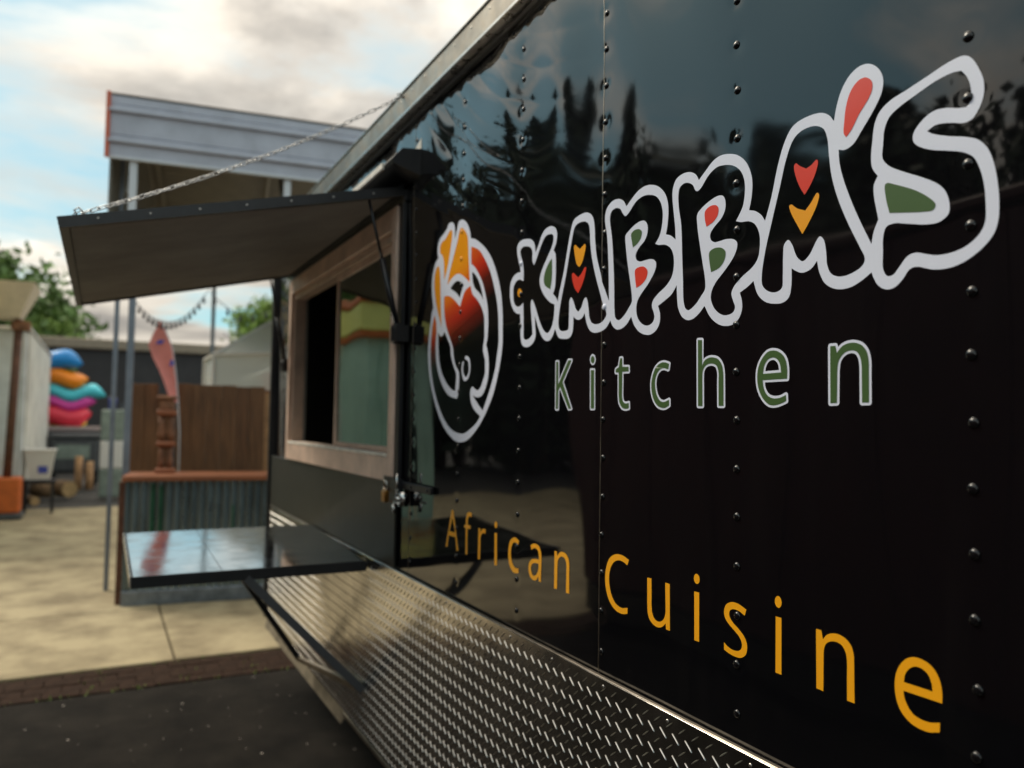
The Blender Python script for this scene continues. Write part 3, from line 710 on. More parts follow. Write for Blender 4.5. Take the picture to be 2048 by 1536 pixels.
        "16347,13342! 16245,13339! 16221,13233! 16122,13326 16002,13365 15838,13346 15718,13257 15677,13127 15672,12899 15663,12451! 15803,12439! 15802,12799 15803,13106 15849,13206 15955,13251 16060,13242 16179,13153 16206,13008 16210,12804 16214,12452! 16347,12437!",
    ],
    'cu_C': [
        "13339,13601! 13395,13482! 13535,13527 13707,13535 13880,13463 14005,13305 14048,13108 14025,12937 13945,12750 13793,12608 13595,12564 13383,12607! 13382,12487! 13569,12443 13791,12465 14019,12604 14151,12826 14194,13052 14171,13262 14059,13500 13908,13611 13733,13660 13537,13654",
    ],
    'cu_u': [
        "12725,13349! 12588,13357! 12586,13075 12583,12807 12560,12678 12473,12578 12344,12560 12218,12628 12157,12740 12148,12873 12154,13095 12158,13356! 12024,13352! 12017,12463! 12130,12462! 12145,12573! 12238,12493 12343,12448 12493,12453 12646,12538 12709,12672 12719,12805 12722,13048",
    ],
    'cu_i': [
        "11321,13349! 11187,13353! 11183,12463! 11313,12461!",
        "11175,13591 11185,13546 11213,13512 11252,13499 11292,13510 11321,13543 11332,13589 11321,13634 11293,13668 11253,13681 11214,13669 11185,13636",
    ],
    'cu_s': [
        "9999,13301! 10042,13189! 10170,13235 10307,13242 10392,13201 10409,13115 10339,13025 10191,12940 10066,12851 9994,12751 9980,12667 10015,12541 10128,12459 10274,12442 10424,12462 10536,12493! 10537,12622! 10445,12570 10317,12543 10190,12561 10118,12617 10103,12694 10149,12786 10254,12865 10403,12950 10511,13046 10538,13162 10490,13279 10360,13352 10212,13360",
    ],
    'cu_i2': [
        "9350,13333! 9229,13334! 9232,12433! 9356,12433!",
        "9225,13576 9235,13529 9260,13494 9295,13481 9331,13493 9357,13527 9366,13574 9356,13621 9330,13656 9295,13669 9260,13657 9234,13623",
    ],
    'cu_n': [
        "8547,13321! 8448,13325! 8419,13194! 8350,13276 8246,13324 8127,13337 8004,13303 7913,13225 7872,13109 7867,12997 7866,12747 7864,12415! 7992,12416! 7991,12710 7991,13014 8020,13121 8082,13194 8175,13216 8287,13194 8367,13135 8401,13048 8409,12940 8412,12717 8417,12422! 8544,12426!",
    ],
    'cu_e': [
        "6514,12846! 6512,12982 6548,13146 6637,13271 6765,13329 6915,13332 7032,13274 7141,13139 7192,13002 7204,12857 7185,12705 7118,12560 6993,12454 6860,12414 6702,12414 6553,12466! 6548,12588! 6682,12546 6812,12541 6934,12577 7019,12670 7062,12769 7071,12841!",
        "7066,12958! 6645,12959! 6658,13063 6711,13166 6803,13216 6907,13209 6994,13145 7044,13062",
    ],
}

def smooth_loop(txt, step=5):
    P, C = [], []
    for t in txt.split():
        c = t.endswith("!"); a, b = t.rstrip("!").split(",")
        P.append(Vector((int(a) / 1e4, int(b) / 1e4))); C.append(c)
    n = len(P); out = []
    def cr(p0, p1, p2, p3):
        def kn(t, a, b): return t + max(1e-6, (b - a).length) ** 0.5
        t0 = 0.0; t1 = kn(t0, p0, p1); t2 = kn(t1, p1, p2); t3 = kn(t2, p2, p3)
        for i in range(step):
            t = t1 + (t2 - t1) * i / step
            A1 = p0 * ((t1 - t) / (t1 - t0)) + p1 * ((t - t0) / (t1 - t0))
            A2 = p1 * ((t2 - t) / (t2 - t1)) + p2 * ((t - t1) / (t2 - t1))
            A3 = p2 * ((t3 - t) / (t3 - t2)) + p3 * ((t - t2) / (t3 - t2))
            B1 = A1 * ((t2 - t) / (t2 - t0)) + A2 * ((t - t0) / (t2 - t0))
            B2 = A2 * ((t3 - t) / (t3 - t1)) + A3 * ((t - t1) / (t3 - t1))
            yield B1 * ((t2 - t) / (t2 - t1)) + B2 * ((t - t1) / (t2 - t1))
    for i in range(n):
        p1, p2 = P[i], P[(i + 1) % n]
        if C[i] and C[(i + 1) % n]:
            out.append(p1); continue
        p0 = p1 * 2 - p2 if C[i] else P[i - 1]
        p3 = p2 * 2 - p1 if C[(i + 1) % n] else P[(i + 2) % n]
        out += list(cr(p0, p1, p2, p3))
    return out
def area(L): return 0.5 * sum(L[i - 1].x * L[i].y - L[i].x * L[i - 1].y for i in range(len(L)))
def offset_loop(L, w):
    """Grow a loop by w (shrink when negative), corners rounded."""
    if area(L) < 0: L = L[::-1]
    n = len(L); out = []
    for i in range(n):
        a, b, c = L[i - 1], L[i], L[(i + 1) % n]
        d1, d2 = (b - a), (c - b)
        if d1.length < 1e-7 or d2.length < 1e-7: continue
        d1.normalize(); d2.normalize()
        n1, n2 = Vector((d1.y, -d1.x)), Vector((d2.y, -d2.x))
        turn = math.atan2(d1.x * d2.y - d1.y * d2.x, d1.dot(d2))
        if turn * w > 0 and abs(turn) > 0.5:
            k = 5; a0 = math.atan2(n1.y, n1.x)
            for j in range(k + 1): out.append(b + Vector((math.cos(a0 + turn * j / k), math.sin(a0 + turn * j / k))) * w)
        else:
            m = (n1 + n2); m.normalize()
            out.append(b + m * (w / max(0.35, m.dot(n1))))
    return out
from mathutils.geometry import tessellate_polygon
def decal(name, loops, m, lift, parent, label=None, thick=0.0):
    L3 = [[Vector((p.x, p.y, 0)) for p in L] for L in loops]
    tri = tessellate_polygon(L3)
    b = MB()
    flat = [p for L in L3 for p in L]
    fs = []
    for t in tri:
        a, bb, c = (flat[i] for i in t)
        s = (bb.x - a.x) * (c.y - a.y) - (bb.y - a.y) * (c.x - a.x)
        if abs(s) < 1e-12: continue
        fs.append(tuple(t) if s < 0 else tuple(t[::-1]))
    P2 = [(q.x, q.y) for q in flat]
    lim = 0.012 ** 2
    for _ in range(9):                          # split long edges so the film can follow the sheet
        mid, out = {}, []
        def split(i, j):
            a, b_ = P2[i], P2[j]
            if (a[0] - b_[0]) ** 2 + (a[1] - b_[1]) ** 2 <= lim: return None
            k = (min(i, j), max(i, j))
            if k not in mid: mid[k] = len(P2); P2.append(((a[0] + b_[0]) / 2, (a[1] + b_[1]) / 2))
            return mid[k]
        for i, j, k in fs:
            a, b_, c = split(i, j), split(j, k), split(k, i)
            q = (a is not None) + (b_ is not None) + (c is not None)
            if q == 0: out.append((i, j, k))
            elif q == 3: out += [(i, a, c), (a, j, b_), (c, b_, k), (a, b_, c)]
            elif q == 1:
                if a is not None: out += [(i, a, k), (a, j, k)]
                elif b_ is not None: out += [(i, j, b_), (i, b_, k)]
                else: out += [(i, j, c), (c, j, k)]
            else:
                if a is None: out += [(c, b_, k), (i, j, b_), (i, b_, c)]
                elif b_ is None: out += [(i, a, c), (a, j, k), (a, k, c)]
                else: out += [(a, j, b_), (i, a, b_), (i, b_, k)]
        fs = out
        if not mid: break
    A2 = np.array(P2)
    X = XW + wall_depth(A2[:, 0], A2[:, 1]) - lift
    b.v = [(float(x), float(q[0]), float(q[1])) for x, q in zip(X, A2)]; b.f = fs
    return part(name, b, m, parent, True, label=label, fix=False)
LOOPS = {k: [smooth_loop(t) for t in v] for k, v in TRACE.items()}
white_on = []
decal("name_outline", LOOPS["name_outline"], M["white_vinyl"], 0.0007, T0, "thick white outline of bubble letters reading KABBA'S")
decal("logo_outline", LOOPS["logo_outline"], M["white_vinyl"], 0.0007, T0, "white outline of an oval emblem, a head in a wrap seen from the side")
decal("logo_earring", LOOPS["logo_earring"], M["white_vinyl"], 0.0009, T0)
for k, nm, c in (("spot_green_k", "letter_spot", "green_vinyl"), ("spot_orange_k", "letter_spot", "orange_vinyl"), ("heart_y1", "letter_heart", "orange_vinyl"),
                 ("heart_r1", "letter_heart", "red_vinyl"), ("spot_green_b1", "letter_spot", "green_vinyl"), ("spot_red_b1", "letter_spot", "red_vinyl"),
                 ("spot_red_b2", "letter_spot", "red_vinyl"), ("spot_green_b2", "letter_spot", "green_vinyl"), ("heart_p2", "letter_heart", "red_vinyl"),
                 ("heart_y2", "letter_heart", "orange_vinyl"), ("spot_red_ap", "letter_spot", "red_vinyl"), ("spot_green_s", "letter_spot", "green_vinyl")):
    decal(nm, LOOPS[k], M[c], 0.0011, T0, c.split("_")[0] + (" heart" if "heart" in k else " patch") + " inside a bubble letter")
blk, red, org = (0.0035, 0.0035, 0.0045), (0.52, 0.030, 0.012), (0.85, 0.33, 0.012)
for k, nm, st, z0, z1 in (("logo_wrap_left", "logo_wrap", [(0, org), (1, org)], 0, 1), ("logo_wrap_thin", "logo_wrap", [(0, org), (1, org)], 0, 1),
                          ("logo_wrap_middle", "logo_wrap", [(0, (0.62, 0.06, 0.01)), (0.5, (0.80, 0.25, 0.012)), (1, org)], 2.17, 2.26),
                          ("logo_band", "logo_band", [(0, blk), (0.35, (0.10, 0.012, 0.008)), (0.62, red), (1, (0.72, 0.13, 0.015))], 2.06, 2.27),
                          ("logo_face", "logo_face", [(0, blk), (0.30, (0.13, 0.010, 0.006)), (0.55, (0.45, 0.025, 0.012)), (0.78, (0.62, 0.07, 0.013)), (1, (0.80, 0.20, 0.012))], 2.00, 2.185)):
    decal(nm, LOOPS[k], gradient_mat(k, st, z0, z1, 0.28), 0.0005, T0)
kit = [("kit_K", "K"), ("kit_i", "i"), ("kit_t", "t"), ("kit_c", "c"), ("kit_h", "h"), ("kit_e", "e"), ("kit_n", "n")]
for k, ch_ in kit:
    L = LOOPS[k]
    if k == "kit_e": outl = [offset_loop(L[0], 0.0042), offset_loop(L[1], -0.0042)]
    else: outl = [offset_loop(q, 0.0042) for q in L]
    if k == "kit_i":
        o = decal("letter", [outl[0]], M["white_vinyl"], 0.0007, T0, "white edged green letter %s of the word Kitchen" % ch_)
        decal("letter_dot", [outl[1]], M["white_vinyl"], 0.0007, o); decal("letter_fill", [L[0]], M["green_vinyl"], 0.0011, o); decal("letter_fill", [L[1]], M["green_vinyl"], 0.0011, o)
    else:
        o = decal("letter", outl, M["white_vinyl"], 0.0007, T0, "white edged green letter %s of the word Kitchen" % ch_)
        decal("letter_fill", L, M["green_vinyl"], 0.0011, o)
for k in ("af_A", "af_f", "af_r", "af_i", "af_c", "af_a", "af_n", "cu_C", "cu_u", "cu_i", "cu_s", "cu_i2", "cu_n", "cu_e"):
    L = LOOPS[k]; w = "African" if k[0] == "a" else "Cuisine"
    lab = "amber letter %s of the word %s" % (k.split("_")[1][0], w)
    if "_i" in k:
        o = decal("letter", [L[0]], M["amber_vinyl"], 0.0007, T0, lab); decal("letter_dot", [L[1]], M["amber_vinyl"], 0.0007, o)
    else: decal("letter", L, M["amber_vinyl"], 0.0007, T0, lab)

def inside(L, y, z):
    r = False
    for i in range(len(L)):
        a, b = L[i - 1], L[i]
        if (a.y > z) != (b.y > z) and y < (b.x - a.x) * (z - a.y) / (b.y - a.y) + a.x: r = not r
    return r
def sticker_at(y, z):
    for k in ("name_outline", "logo_outline"):
        if sum(inside(L, y, z) for L in LOOPS[k]) % 2: return "white_vinyl"
    for k in ("logo_wrap_middle", "logo_wrap_left"):
        if inside(LOOPS[k][0], y, z): return "orange_vinyl"
    return "paint_rivet"
rivm = {k: rivet_mesh(M[k]) for k in ("paint_rivet", "white_vinyl", "orange_vinyl")}
rsm, rsa = rivet_mesh(M["paint_rivet"], 0.55), rivet_mesh(M["alu"], 0.5)
for y, z in RIV:
    d = float(wall_depth(np.array([y]), np.array([z]))[0])
    yy, zz = y + random.uniform(-.002, .002), z + random.uniform(-.002, .002)
    k = sticker_at(yy, zz)
    o = link("rivet", rivm[k], T0, (XW + d - 0.0006 - 2.2, yy - 1.8, zz))
for y, z in TOPR: link("rivet", rsm, T0, (XW + float(wall_depth(np.array([y]), np.array([z]))[0]) - 0.0005 - 2.2, y - 1.8, z))

# roof rail
yr0, yr1 = Y_NEAR, Y_FAR + 0.05
o = part("roof_rail", MB().bbox((0.945, yr0, 2.772), (0.984, yr1, 2.852), 0.005), M["alu_brown"], T0)
part("rail_lip", MB().bbox((0.938, yr0, 2.757), (0.984, yr1, 2.7715), 0.003), M["alu"], o)
part("rail_cap", MB().bbox((0.940, yr0, 2.8525), (1.0, yr1, 2.860), 0.002), M["alu"], o)
part("rail_seal", MB().bbox((0.966, yr0, 2.736), (0.984, yr1, 2.7565), 0.003), M["black_metal"], o)
for k in range(44): link("screw", rsa, o, (0.9452 - 2.2, -0.3 + 0.126 * k - 1.8, 2.829))

# tread plate skirt
sk = part("tread_plate", MB().bbox((0.970, Y_NEAR, 0.395), (0.9775, Y_FAR, 1.098), 0.0015), M["tread"], T0)
V0 = np.array([(0, -1, 0), (0, -.5, .5), (0, .5, .5), (0, 1, 0), (0, .5, -.5), (0, -.5, -.5), (-1, -.84, 0), (-1, .84, 0)], float)
F0 = np.array([(0, 1, 6), (1, 2, 7), (1, 7, 6), (2, 3, 7), (3, 4, 7), (4, 5, 6), (4, 6, 7), (5, 0, 6)])
va, fa = [], []
ang = math.radians(38)
def lug(y, z, s):
    k = len(va) * 8
    u = np.array([0, math.cos(ang), s * math.sin(ang)]); v = np.array([0, -s * math.sin(ang), math.cos(ang)])
    P = np.array([0.9698 - 2.2, y - 1.8, z]) + V0[:, :1] * np.array([[0.0016, 0, 0]]) + V0[:, 1:2] * 0.0128 * u + V0[:, 2:3] * 0.0025 * v
    va.append(P); fa.append(F0 + k)
for j in range(18):
    for i in range(150):
        y, z = -0.28 + 0.0362 * i, 0.413 + 0.0402 * j
        if y < Y_FAR - 0.02 and z < 1.082: lug(y, z, 1)
        if y + .0181 < Y_FAR - 0.02 and z + .0201 < 1.085: lug(y + 0.0181, z + 0.0201, -1)
me = bpy.data.meshes.new("tread_lugs")
me.from_pydata(np.concatenate(va).tolist(), [], np.concatenate(fa).tolist()); fix_normals(me); me.materials.append(M["lug"])
link("tread_lugs", me, sk, kind="stuff")
part("plate_edge", MB().bbox((0.9695, Y_NEAR, 1.0985), (0.979, Y_FAR, 1.1005), 0.0008), M["alu_brown"], sk)
for k in range(24): link("screw", rsa, sk, (0.9698 - 2.2, 0.35 + 0.2135 * k - 0.012 - 1.8, 1.082))
part("skirt_rail", MB().bbox((0.966, Y_NEAR, 0.372), (0.979, 3.36, 0.393), 0.003), M["alu_brown"], T0)
part("skirt_lip", MB().add([(0.972, 3.30, 0.396), (0.960, 3.36, 0.340), (0.960, Y_FAR, 0.340), (0.972, Y_FAR, 0.396), (0.975, 3.30, 0.394), (0.964, 3.36, 0.340), (0.964, Y_FAR, 0.340), (0.975, Y_FAR, 0.394)],
     [(0, 1, 2, 3), (7, 6, 5, 4), (0, 4, 5, 1), (1, 5, 6, 2), (2, 6, 7, 3), (3, 7, 4, 0)]), M["lip_tin"], T0, label="bent pale lip hanging below the far half of the skirt")

# serving window
part("lower_panel", MB().bbox((0.969, 2.752, 1.104), (0.9785, Y_FAR - 0.002, 1.413), 0.002), M["matte_black"], T0)
wf = MB()
def fr(x0, x1, y0, y1, z0, z1, t_side, t_top, t_bot, b, c=0.003):
    b.bbox((x0, y0, z0), (x1, y0 + t_side, z1), c); b.bbox((x0, y1 - t_side, z0), (x1, y1, z1), c)
    b.bbox((x0 + .0005, y0 + t_side + .0005, z1 - t_top), (x1, y1 - t_side - .0005, z1), c); b.bbox((x0 + .0005, y0 + t_side + .0005, z0), (x1, y1 - t_side - .0005, z0 + t_bot), c)
b = MB(); fr(0.953, 0.992, 2.760, 4.625, 1.417, 2.452, 0.052, 0.085, 0.088, b)
win = part("window", b, M["tan_frame"], T0)
b = MB(); fr(0.972, 1.035, 2.814, 4.571, 1.508, 2.364, 0.022, 0.028, 0.012, b, 0.002); part("window_track", b, M["tan_track"], win)
part("sill", MB().bbox((0.951, 2.815, 1.5055), (0.9715, 4.570, 1.520), 0.003), M["pale_sill"], win)
b = MB(); fr(0.985, 1.005, 2.838, 3.700, 1.522, 2.334, 0.026, 0.026, 0.020, b, 0.002); sash = part("sash", b, M["tan_frame"], win)
part("pane", MB().box((0.9935, 2.865, 1.543), (0.9965, 3.673, 2.307)), M["glass"], sash)
b = MB(); fr(1.010, 1.028, 2.86, 3.74, 1.522, 2.334, 0.024, 0.026, 0.020, b, 0.002); sash2 = part("sash", b, M["tan_track"], win, label="second sash slid open behind the first")
for z in (1.6, 2.3): link("screw", rsa, win, (0.9525 - 2.2, 2.785 - 1.8, z + .03))

# raised hatch
ex, ez = -0.9721, -0.2346
def hp(s, y, t): return (0.958 + ex * s - 0.2346 * t * 1.0, y, 2.508 + ez * s + 0.9721 * t)
def hbox(mb, s0, s1, y0, y1, t0, t1):
    vs = [hp(s, y, t) for t in (t0, t1) for (s, y) in ((s0, y0), (s1, y0), (s1, y1), (s0, y1))]
    return mb.add(vs, [(3, 2, 1, 0), (4, 5, 6, 7), (0, 1, 5, 4), (1, 2, 6, 5), (2, 3, 7, 6), (3, 0, 4, 7)])
HY0, HY1, HL = 2.705, 4.60, 1.130
hatch = part("hatch", hbox(MB(), 0.004, HL, HY0 + .003, HY1 - .003, -0.010, -0.001), M["black_metal"], T0)
part("hatch_lining", hbox(MB(), 0.03, HL - 0.03, HY0 + .03, HY1 - .03, -0.026, -0.0105), M["hatch_under"], hatch)
for q in ((0.0, HL, HY0, HY0 + .026), (0.0, HL, HY1 - .026, HY1)):
    part("hatch_rail", hbox(MB(), *q, -0.034, 0.001), M["black_metal"], hatch)
part("hatch_rail", hbox(MB(), HL - 0.026, HL, HY0 + .0262, HY1 - .0262, -0.034, 0.001), M["black_metal"], hatch)
part("hatch_rail", hbox(MB(), 0.0, 0.024, HY0 + .0262, HY1 - .0262, -0.034, 0.001), M["black_metal"], hatch)
for k in range(7):
    o = link("rivet", rsa, hatch, Vector(hp(0.12 + 0.15 * k, HY0 - 0.0002, -0.016)) - Vector((2.2, 1.8, 0))); o.rotation_euler = (0, 0, R(90))
part("hinge", MB().tube([(0.957, HY0, 2.512), (0.957, HY1, 2.512)], 0.008, 10), M["black_metal"], T0, True)
part("head_board", MB().bbox((0.962, HY0, 2.456), (0.979, HY1, 2.500), 0.003), M["black_metal"], T0)
part("jamb_board", MB().bbox((0.962, 2.712, 1.417), (0.979, 2.756, 2.4555), 0.003), M["black_metal"], T0)
def strut(y, ymt):
    top, bot = Vector(hp(0.135, y, -0.036)), Vector((0.945, ymt, 1.975))
    mid = bot.lerp(top, 0.55)
    s = part("gas_strut", MB().tube([bot, mid], 0.0115, 10), M["black_metal"], T0, True)
    part("strut_rod", MB().tube([mid, top], 0.0055, 8), M["black_metal"], s, True)
    part("strut_mount", MB().lathe([(0.014, -0.04), (0.024, -0.028), (0.025, 0.016), (0.016, 0.034)], 12, (0.945, ymt, 1.962)).box((0.93, ymt - .03, 1.93), (0.978, ymt + .03, 1.99)), M["rubber"], s, False)
strut(2.725, 2.700); strut(4.585, 4.66)
# drip hood over the hatch
hd = part("drip_hood", MB().prism([(0.978, 2.612), (0.905, 2.603), (0.868, 2.560), (0.874, 2.545), (0.978, 2.515)], "y", 2.575, 4.70), M["black_metal"], T0)
part("hood_edge", MB().prism([(0.8675, 2.566), (0.859, 2.566), (0.859, 2.545), (0.8675, 2.5425)], "y", 2.66, 4.70), M["pale_sill"], hd)  # added strip, its pale colour stands for the hood's lit rim
part("hood_bracket", MB().prism([(2.574, 2.613), (2.68, 2.613), (2.574, 2.650)], "x", 0.974, 0.9785), M["pale_sill"], hd)
# latch on the jamb
la = part("latch", MB().bbox((0.966, 2.40, 1.400), (0.978, 2.70, 1.425), 0.003).box((0.945, 2.68, 1.393), (0.975, 2.70, 1.432)), M["black_metal"], T0)
hs = MB()
for a, b_ in (((0.945, 2.70, 1.424), (0.951, 2.815, 1.438)), ((0.945, 2.70, 1.386), (0.951, 2.815, 1.400)), ((0.945, 2.795, 1.4005), (0.951, 2.815, 1.4235)), ((0.945, 2.70, 1.4005), (0.951, 2.735, 1.4235))): hs.box(a, b_)
part("hasp", hs, M["black_metal"], la)
part("latch_pin", MB().tube([(0.94, 2.655, 1.455), (0.94, 2.655, 1.38)], 0.004, 8), M["chrome"], la, True)
th = MB().lathe([(0.008, -0.010), (0.012, -0.005), (0.012, 0.006), (0.008, 0.010)], 12, (0.945, 2.655, 1.365)).tube([(0.935, 2.705, 1.352), (0.935, 2.615, 1.352)], 0.004, 8).tube([(0.932, 2.67, 1.345), (0.936, 2.665, 1.315)], 0.006, 8).box((0.95, 2.635, 1.34), (0.976, 2.675, 1.39))
part("turn_handle", th, M["chrome"], la, True)
for y in (2.43, 2.58): link("rivet", rivm["paint_rivet"], la, (0.966 - 2.2, y - 1.8, 1.412))
pl = thing("padlock", "small brass padlock hanging from the black hasp below the window corner", "padlock", (0.938, 2.775, 1.344))
part("padlock_body", MB().bbox((-0.009, -0.021, 0.0), (0.009, 0.021, 0.042), 0.003), M["brass"], pl, local=True)
part("shackle", MB().tube([(0, -0.013, 0.040), (0, -0.013, 0.066)] + [(0, -0.013 * math.cos(t), 0.066 + 0.013 * math.sin(t)) for t in (0.5, 1.0, 1.57, 2.1, 2.6)] + [(0, 0.013, 0.066), (0, 0.013, 0.040)], 0.0033, 8), M["chrome"], pl, True, local=True)

# serving shelf on folding struts
SX0, SX1, SY0, SY1, SZ = 0.115, 0.960, 3.045, 3.98, 1.084
def tilt(mb):                                   # near edge set lower so the top mirrors more sky
    mb.v = [(x, y, z + (y - SY0) * 0.034) for x, y, z in mb.v]; return mb
sh = part("serving_shelf", tilt(MB().box((SX0 + .006, SY0 + .006, SZ - 0.006), (SX1, SY1 - .006, SZ))), M["shelf"], T0)
b = MB(); b.bbox((SX0, SY0, SZ - 0.040), (SX1, SY0 + 0.005, SZ - 0.0005), 0.001); b.bbox((SX0, SY1 - 0.005, SZ - 0.040), (SX1, SY1, SZ - 0.0005), 0.001)
b.box((SX0 + .001, SY0 + 0.0055, SZ - 0.039), (SX1, SY1 - 0.0055, SZ - 0.0065))
part("shelf_frame", tilt(b), M["black_metal"], sh)
part("shelf_lip", tilt(MB().bbox((SX0 - 0.006, SY0, SZ - 0.036), (SX0 - 0.0005, SY1, SZ + 0.001), 0.001)), M["alu"], sh)
for k in range(1, 3): part("shelf_seam", tilt(MB().box((SX0 + k * 0.30, SY0 + .007, SZ), (SX0 + k * 0.30 + 0.002, SY1 - .007, SZ + 0.0004))), M["black_metal"], sh)
b = MB().beam((0.50, 3.055, 1.05), (0.966, 3.092, 0.565), 0.030, 0.030)
part("shelf_strut", b, M["strut"], sh)
part("shelf_strut", MB().beam((0.50, 3.93, 1.075), (0.905, 3.95, 0.47), 0.026, 0.026), M["black_metal"], sh)
part("strut_bar", MB().beam((0.908, 3.95, 0.465), (0.955, 3.10, 0.572), 0.022, 0.022), M["alu_brown"], sh)
part("shelf_hinge", tilt(MB().tube([(0.962, SY0, SZ - 0.012), (0.962, SY1, SZ - 0.012)], 0.007, 8)), M["black_metal"], sh, True)

# safety chain from the roof rail to the hatch edge
A_, B_ = Vector((0.938, 2.695, 2.838)), Vector(hp(1.07, 2.718, 0.006))
chn = thing("safety_chain", "zinc link chain running from roof rail to raised hatch edge", "chain", tuple(B_))
pitch = 0.0245
nl = int((A_ - B_).length / pitch)
def link_mesh():
    b = MB(); pts = []
    L_, w = 0.0105, 0.0055
    for k in range(14):
        t = 2 * math.pi * k / 14
        pts.append(((L_ if math.cos(t) > 0 else -L_) * (abs(math.cos(t)) > .01) + w * math.cos(t) * 0.9, w * math.sin(t), 0))
    return mesh_of("link", b.tube(pts, 0.0019, 6, True), M["steel_link"], True)
lm = link_mesh()
dirv = (A_ - B_).normalized()
q0 = dirv.to_track_quat("X", "Z")
for k in range(nl + 1):
    t = k / nl
    p = B_.lerp(A_, t) + Vector((0, 0, -0.035 * 4 * t * (1 - t)))
    o = link("link", lm, chn, p - B_)
    o.rotation_mode = "QUATERNION"
    from mathutils import Quaternion
    o.rotation_quaternion = q0 @ Quaternion((1, 0, 0), (R(45) if k % 2 else R(-45)) + random.uniform(-.2, .2))
part("hook", MB().tube([B_ + Vector((0, 0, -.012)), B_ + Vector((-.012, 0, 0.01)), B_ + Vector((0, 0, 0.02)), B_ + Vector((.012, 0, 0.008))], 0.0032, 6), M["steel_link"], chn, True)
part("hook", MB().tube([A_ + Vector((0.006, 0, -.004)), A_ + Vector((-.006, 0, 0.012)), A_ + Vector((-.016, 0, 0.004))], 0.0032, 6), M["steel_link"], chn, True)

# ================================================================== the yard beyond
AZ = R(-7.5)                    # carport, bar and fence stand square to each other, turned a little
# ---- bar counter clad in corrugated steel
CW, CZ = 1.95, 1.085
bar = thing("bar_counter", "outdoor bar clad in dark corrugated steel with red-brown board top", "bar counter", (0.215, 7.645, 0.0), AZ)
def corr(x0, x1, z0, z1, y, amp=0.012, per=0.068, ns=8):
    b = MB(); n = int((x1 - x0) / per * ns)
    for i in range(n + 1):
        x = x0 + (x1 - x0) * i / n
        d = y - amp * math.cos(2 * math.pi * x / per)
        b.v += [(x, d, z0), (x, d, z1)]
    for i in range(n): b.f.append((2 * i, 2 * i + 2, 2 * i + 3, 2 * i + 1))
    return b
part("corrugated_sheet", corr(0.0, CW, 0.125, CZ - 0.001, 0.0), M["corr"], bar, True, True)
for x0, w, z0, z1 in ((0.204, 0.034, 0.42, 1.06), (0.272, 0.034, 0.38, 1.04), (0.884, 0.018, 0.55, 0.86)):
    part("corrugated_streak", corr(x0, x0 + w, z0, z1, -0.0006), M["corr_green"], bar, True, True, "green stained rib")
part("kick_strip", MB().bbox((-0.004, -0.020, 0.0), (CW, 0.02, 0.128), 0.004), M["corr_base"], bar, local=True)
part("counter_end", MB().bbox((-0.014, 0.021, 0.0), (0.0, 0.48, CZ - .001), 0.003), M["rust"], bar, local=True)
part("counter_back", MB().bbox((0.001, 0.44, 0.0), (CW, 0.48, CZ - .001), 0.003), M["fence"], bar, local=True)
part("counter_top", MB().bbox((-0.025, -0.07, CZ), (CW + .03, 0.52, CZ + 0.048), 0.008), M["redwood"], bar, local=True)
part("corner_leg", MB().bbox((-0.058, 0.06, 0.0), (-0.016, 0.10, CZ - .01), 0.003), M["rust"], bar, local=True)
tray = solo("paper_tray", MB().bbox((0.0, 0, 0), (0.085, 0.06, 0.018), 0.004), M["pinkish"], "small pale tray lying on the red-brown bar top", "tray", loc=(0.70, 7.70, CZ + 0.0485))

# ---- steel carport
cp = thing("carport", "tall blue grey steel carport with ribbed fascia and slim posts behind the bar", "carport", (0.14, 7.93, 0.0), AZ)
CX0, CX1, CD = -0.17, 5.6, 5.6
def ribbed(z0, z1, y, x0, x1, out=-1):
    prof = []; z = z0
    step = [(0.0, 0), (0.118, 0), (0.128, .04), (0.152, .04), (0.162, 0), (0.20, 0), (0.206, .008), (0.214, 0), (0.284, 0)]
    while z < z1:
        for dz, d in step:
            if z + dz <= z1: prof.append((z + dz, d))
        z += 0.285
    prof.append((z1, 0))
    b = MB()
    for zz, d in prof: b.v += [(x0, y + out * d, zz), (x1, y + out * d, zz)]
    for i in range(len(prof) - 1): b.f.append((2 * i, 2 * i + 1, 2 * i + 3, 2 * i + 2))
    return b
part("fascia_sheet", ribbed(4.02, 4.585, -0.045, CX0, CX1), M["carport"], cp, local=True)
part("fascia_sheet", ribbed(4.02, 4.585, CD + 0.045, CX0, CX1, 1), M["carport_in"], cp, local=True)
part("fascia_rail", MB().bbox((CX0, -0.052, 4.00), (CX1, -0.020, 4.028), 0.004), M["post_light"], cp, local=True)
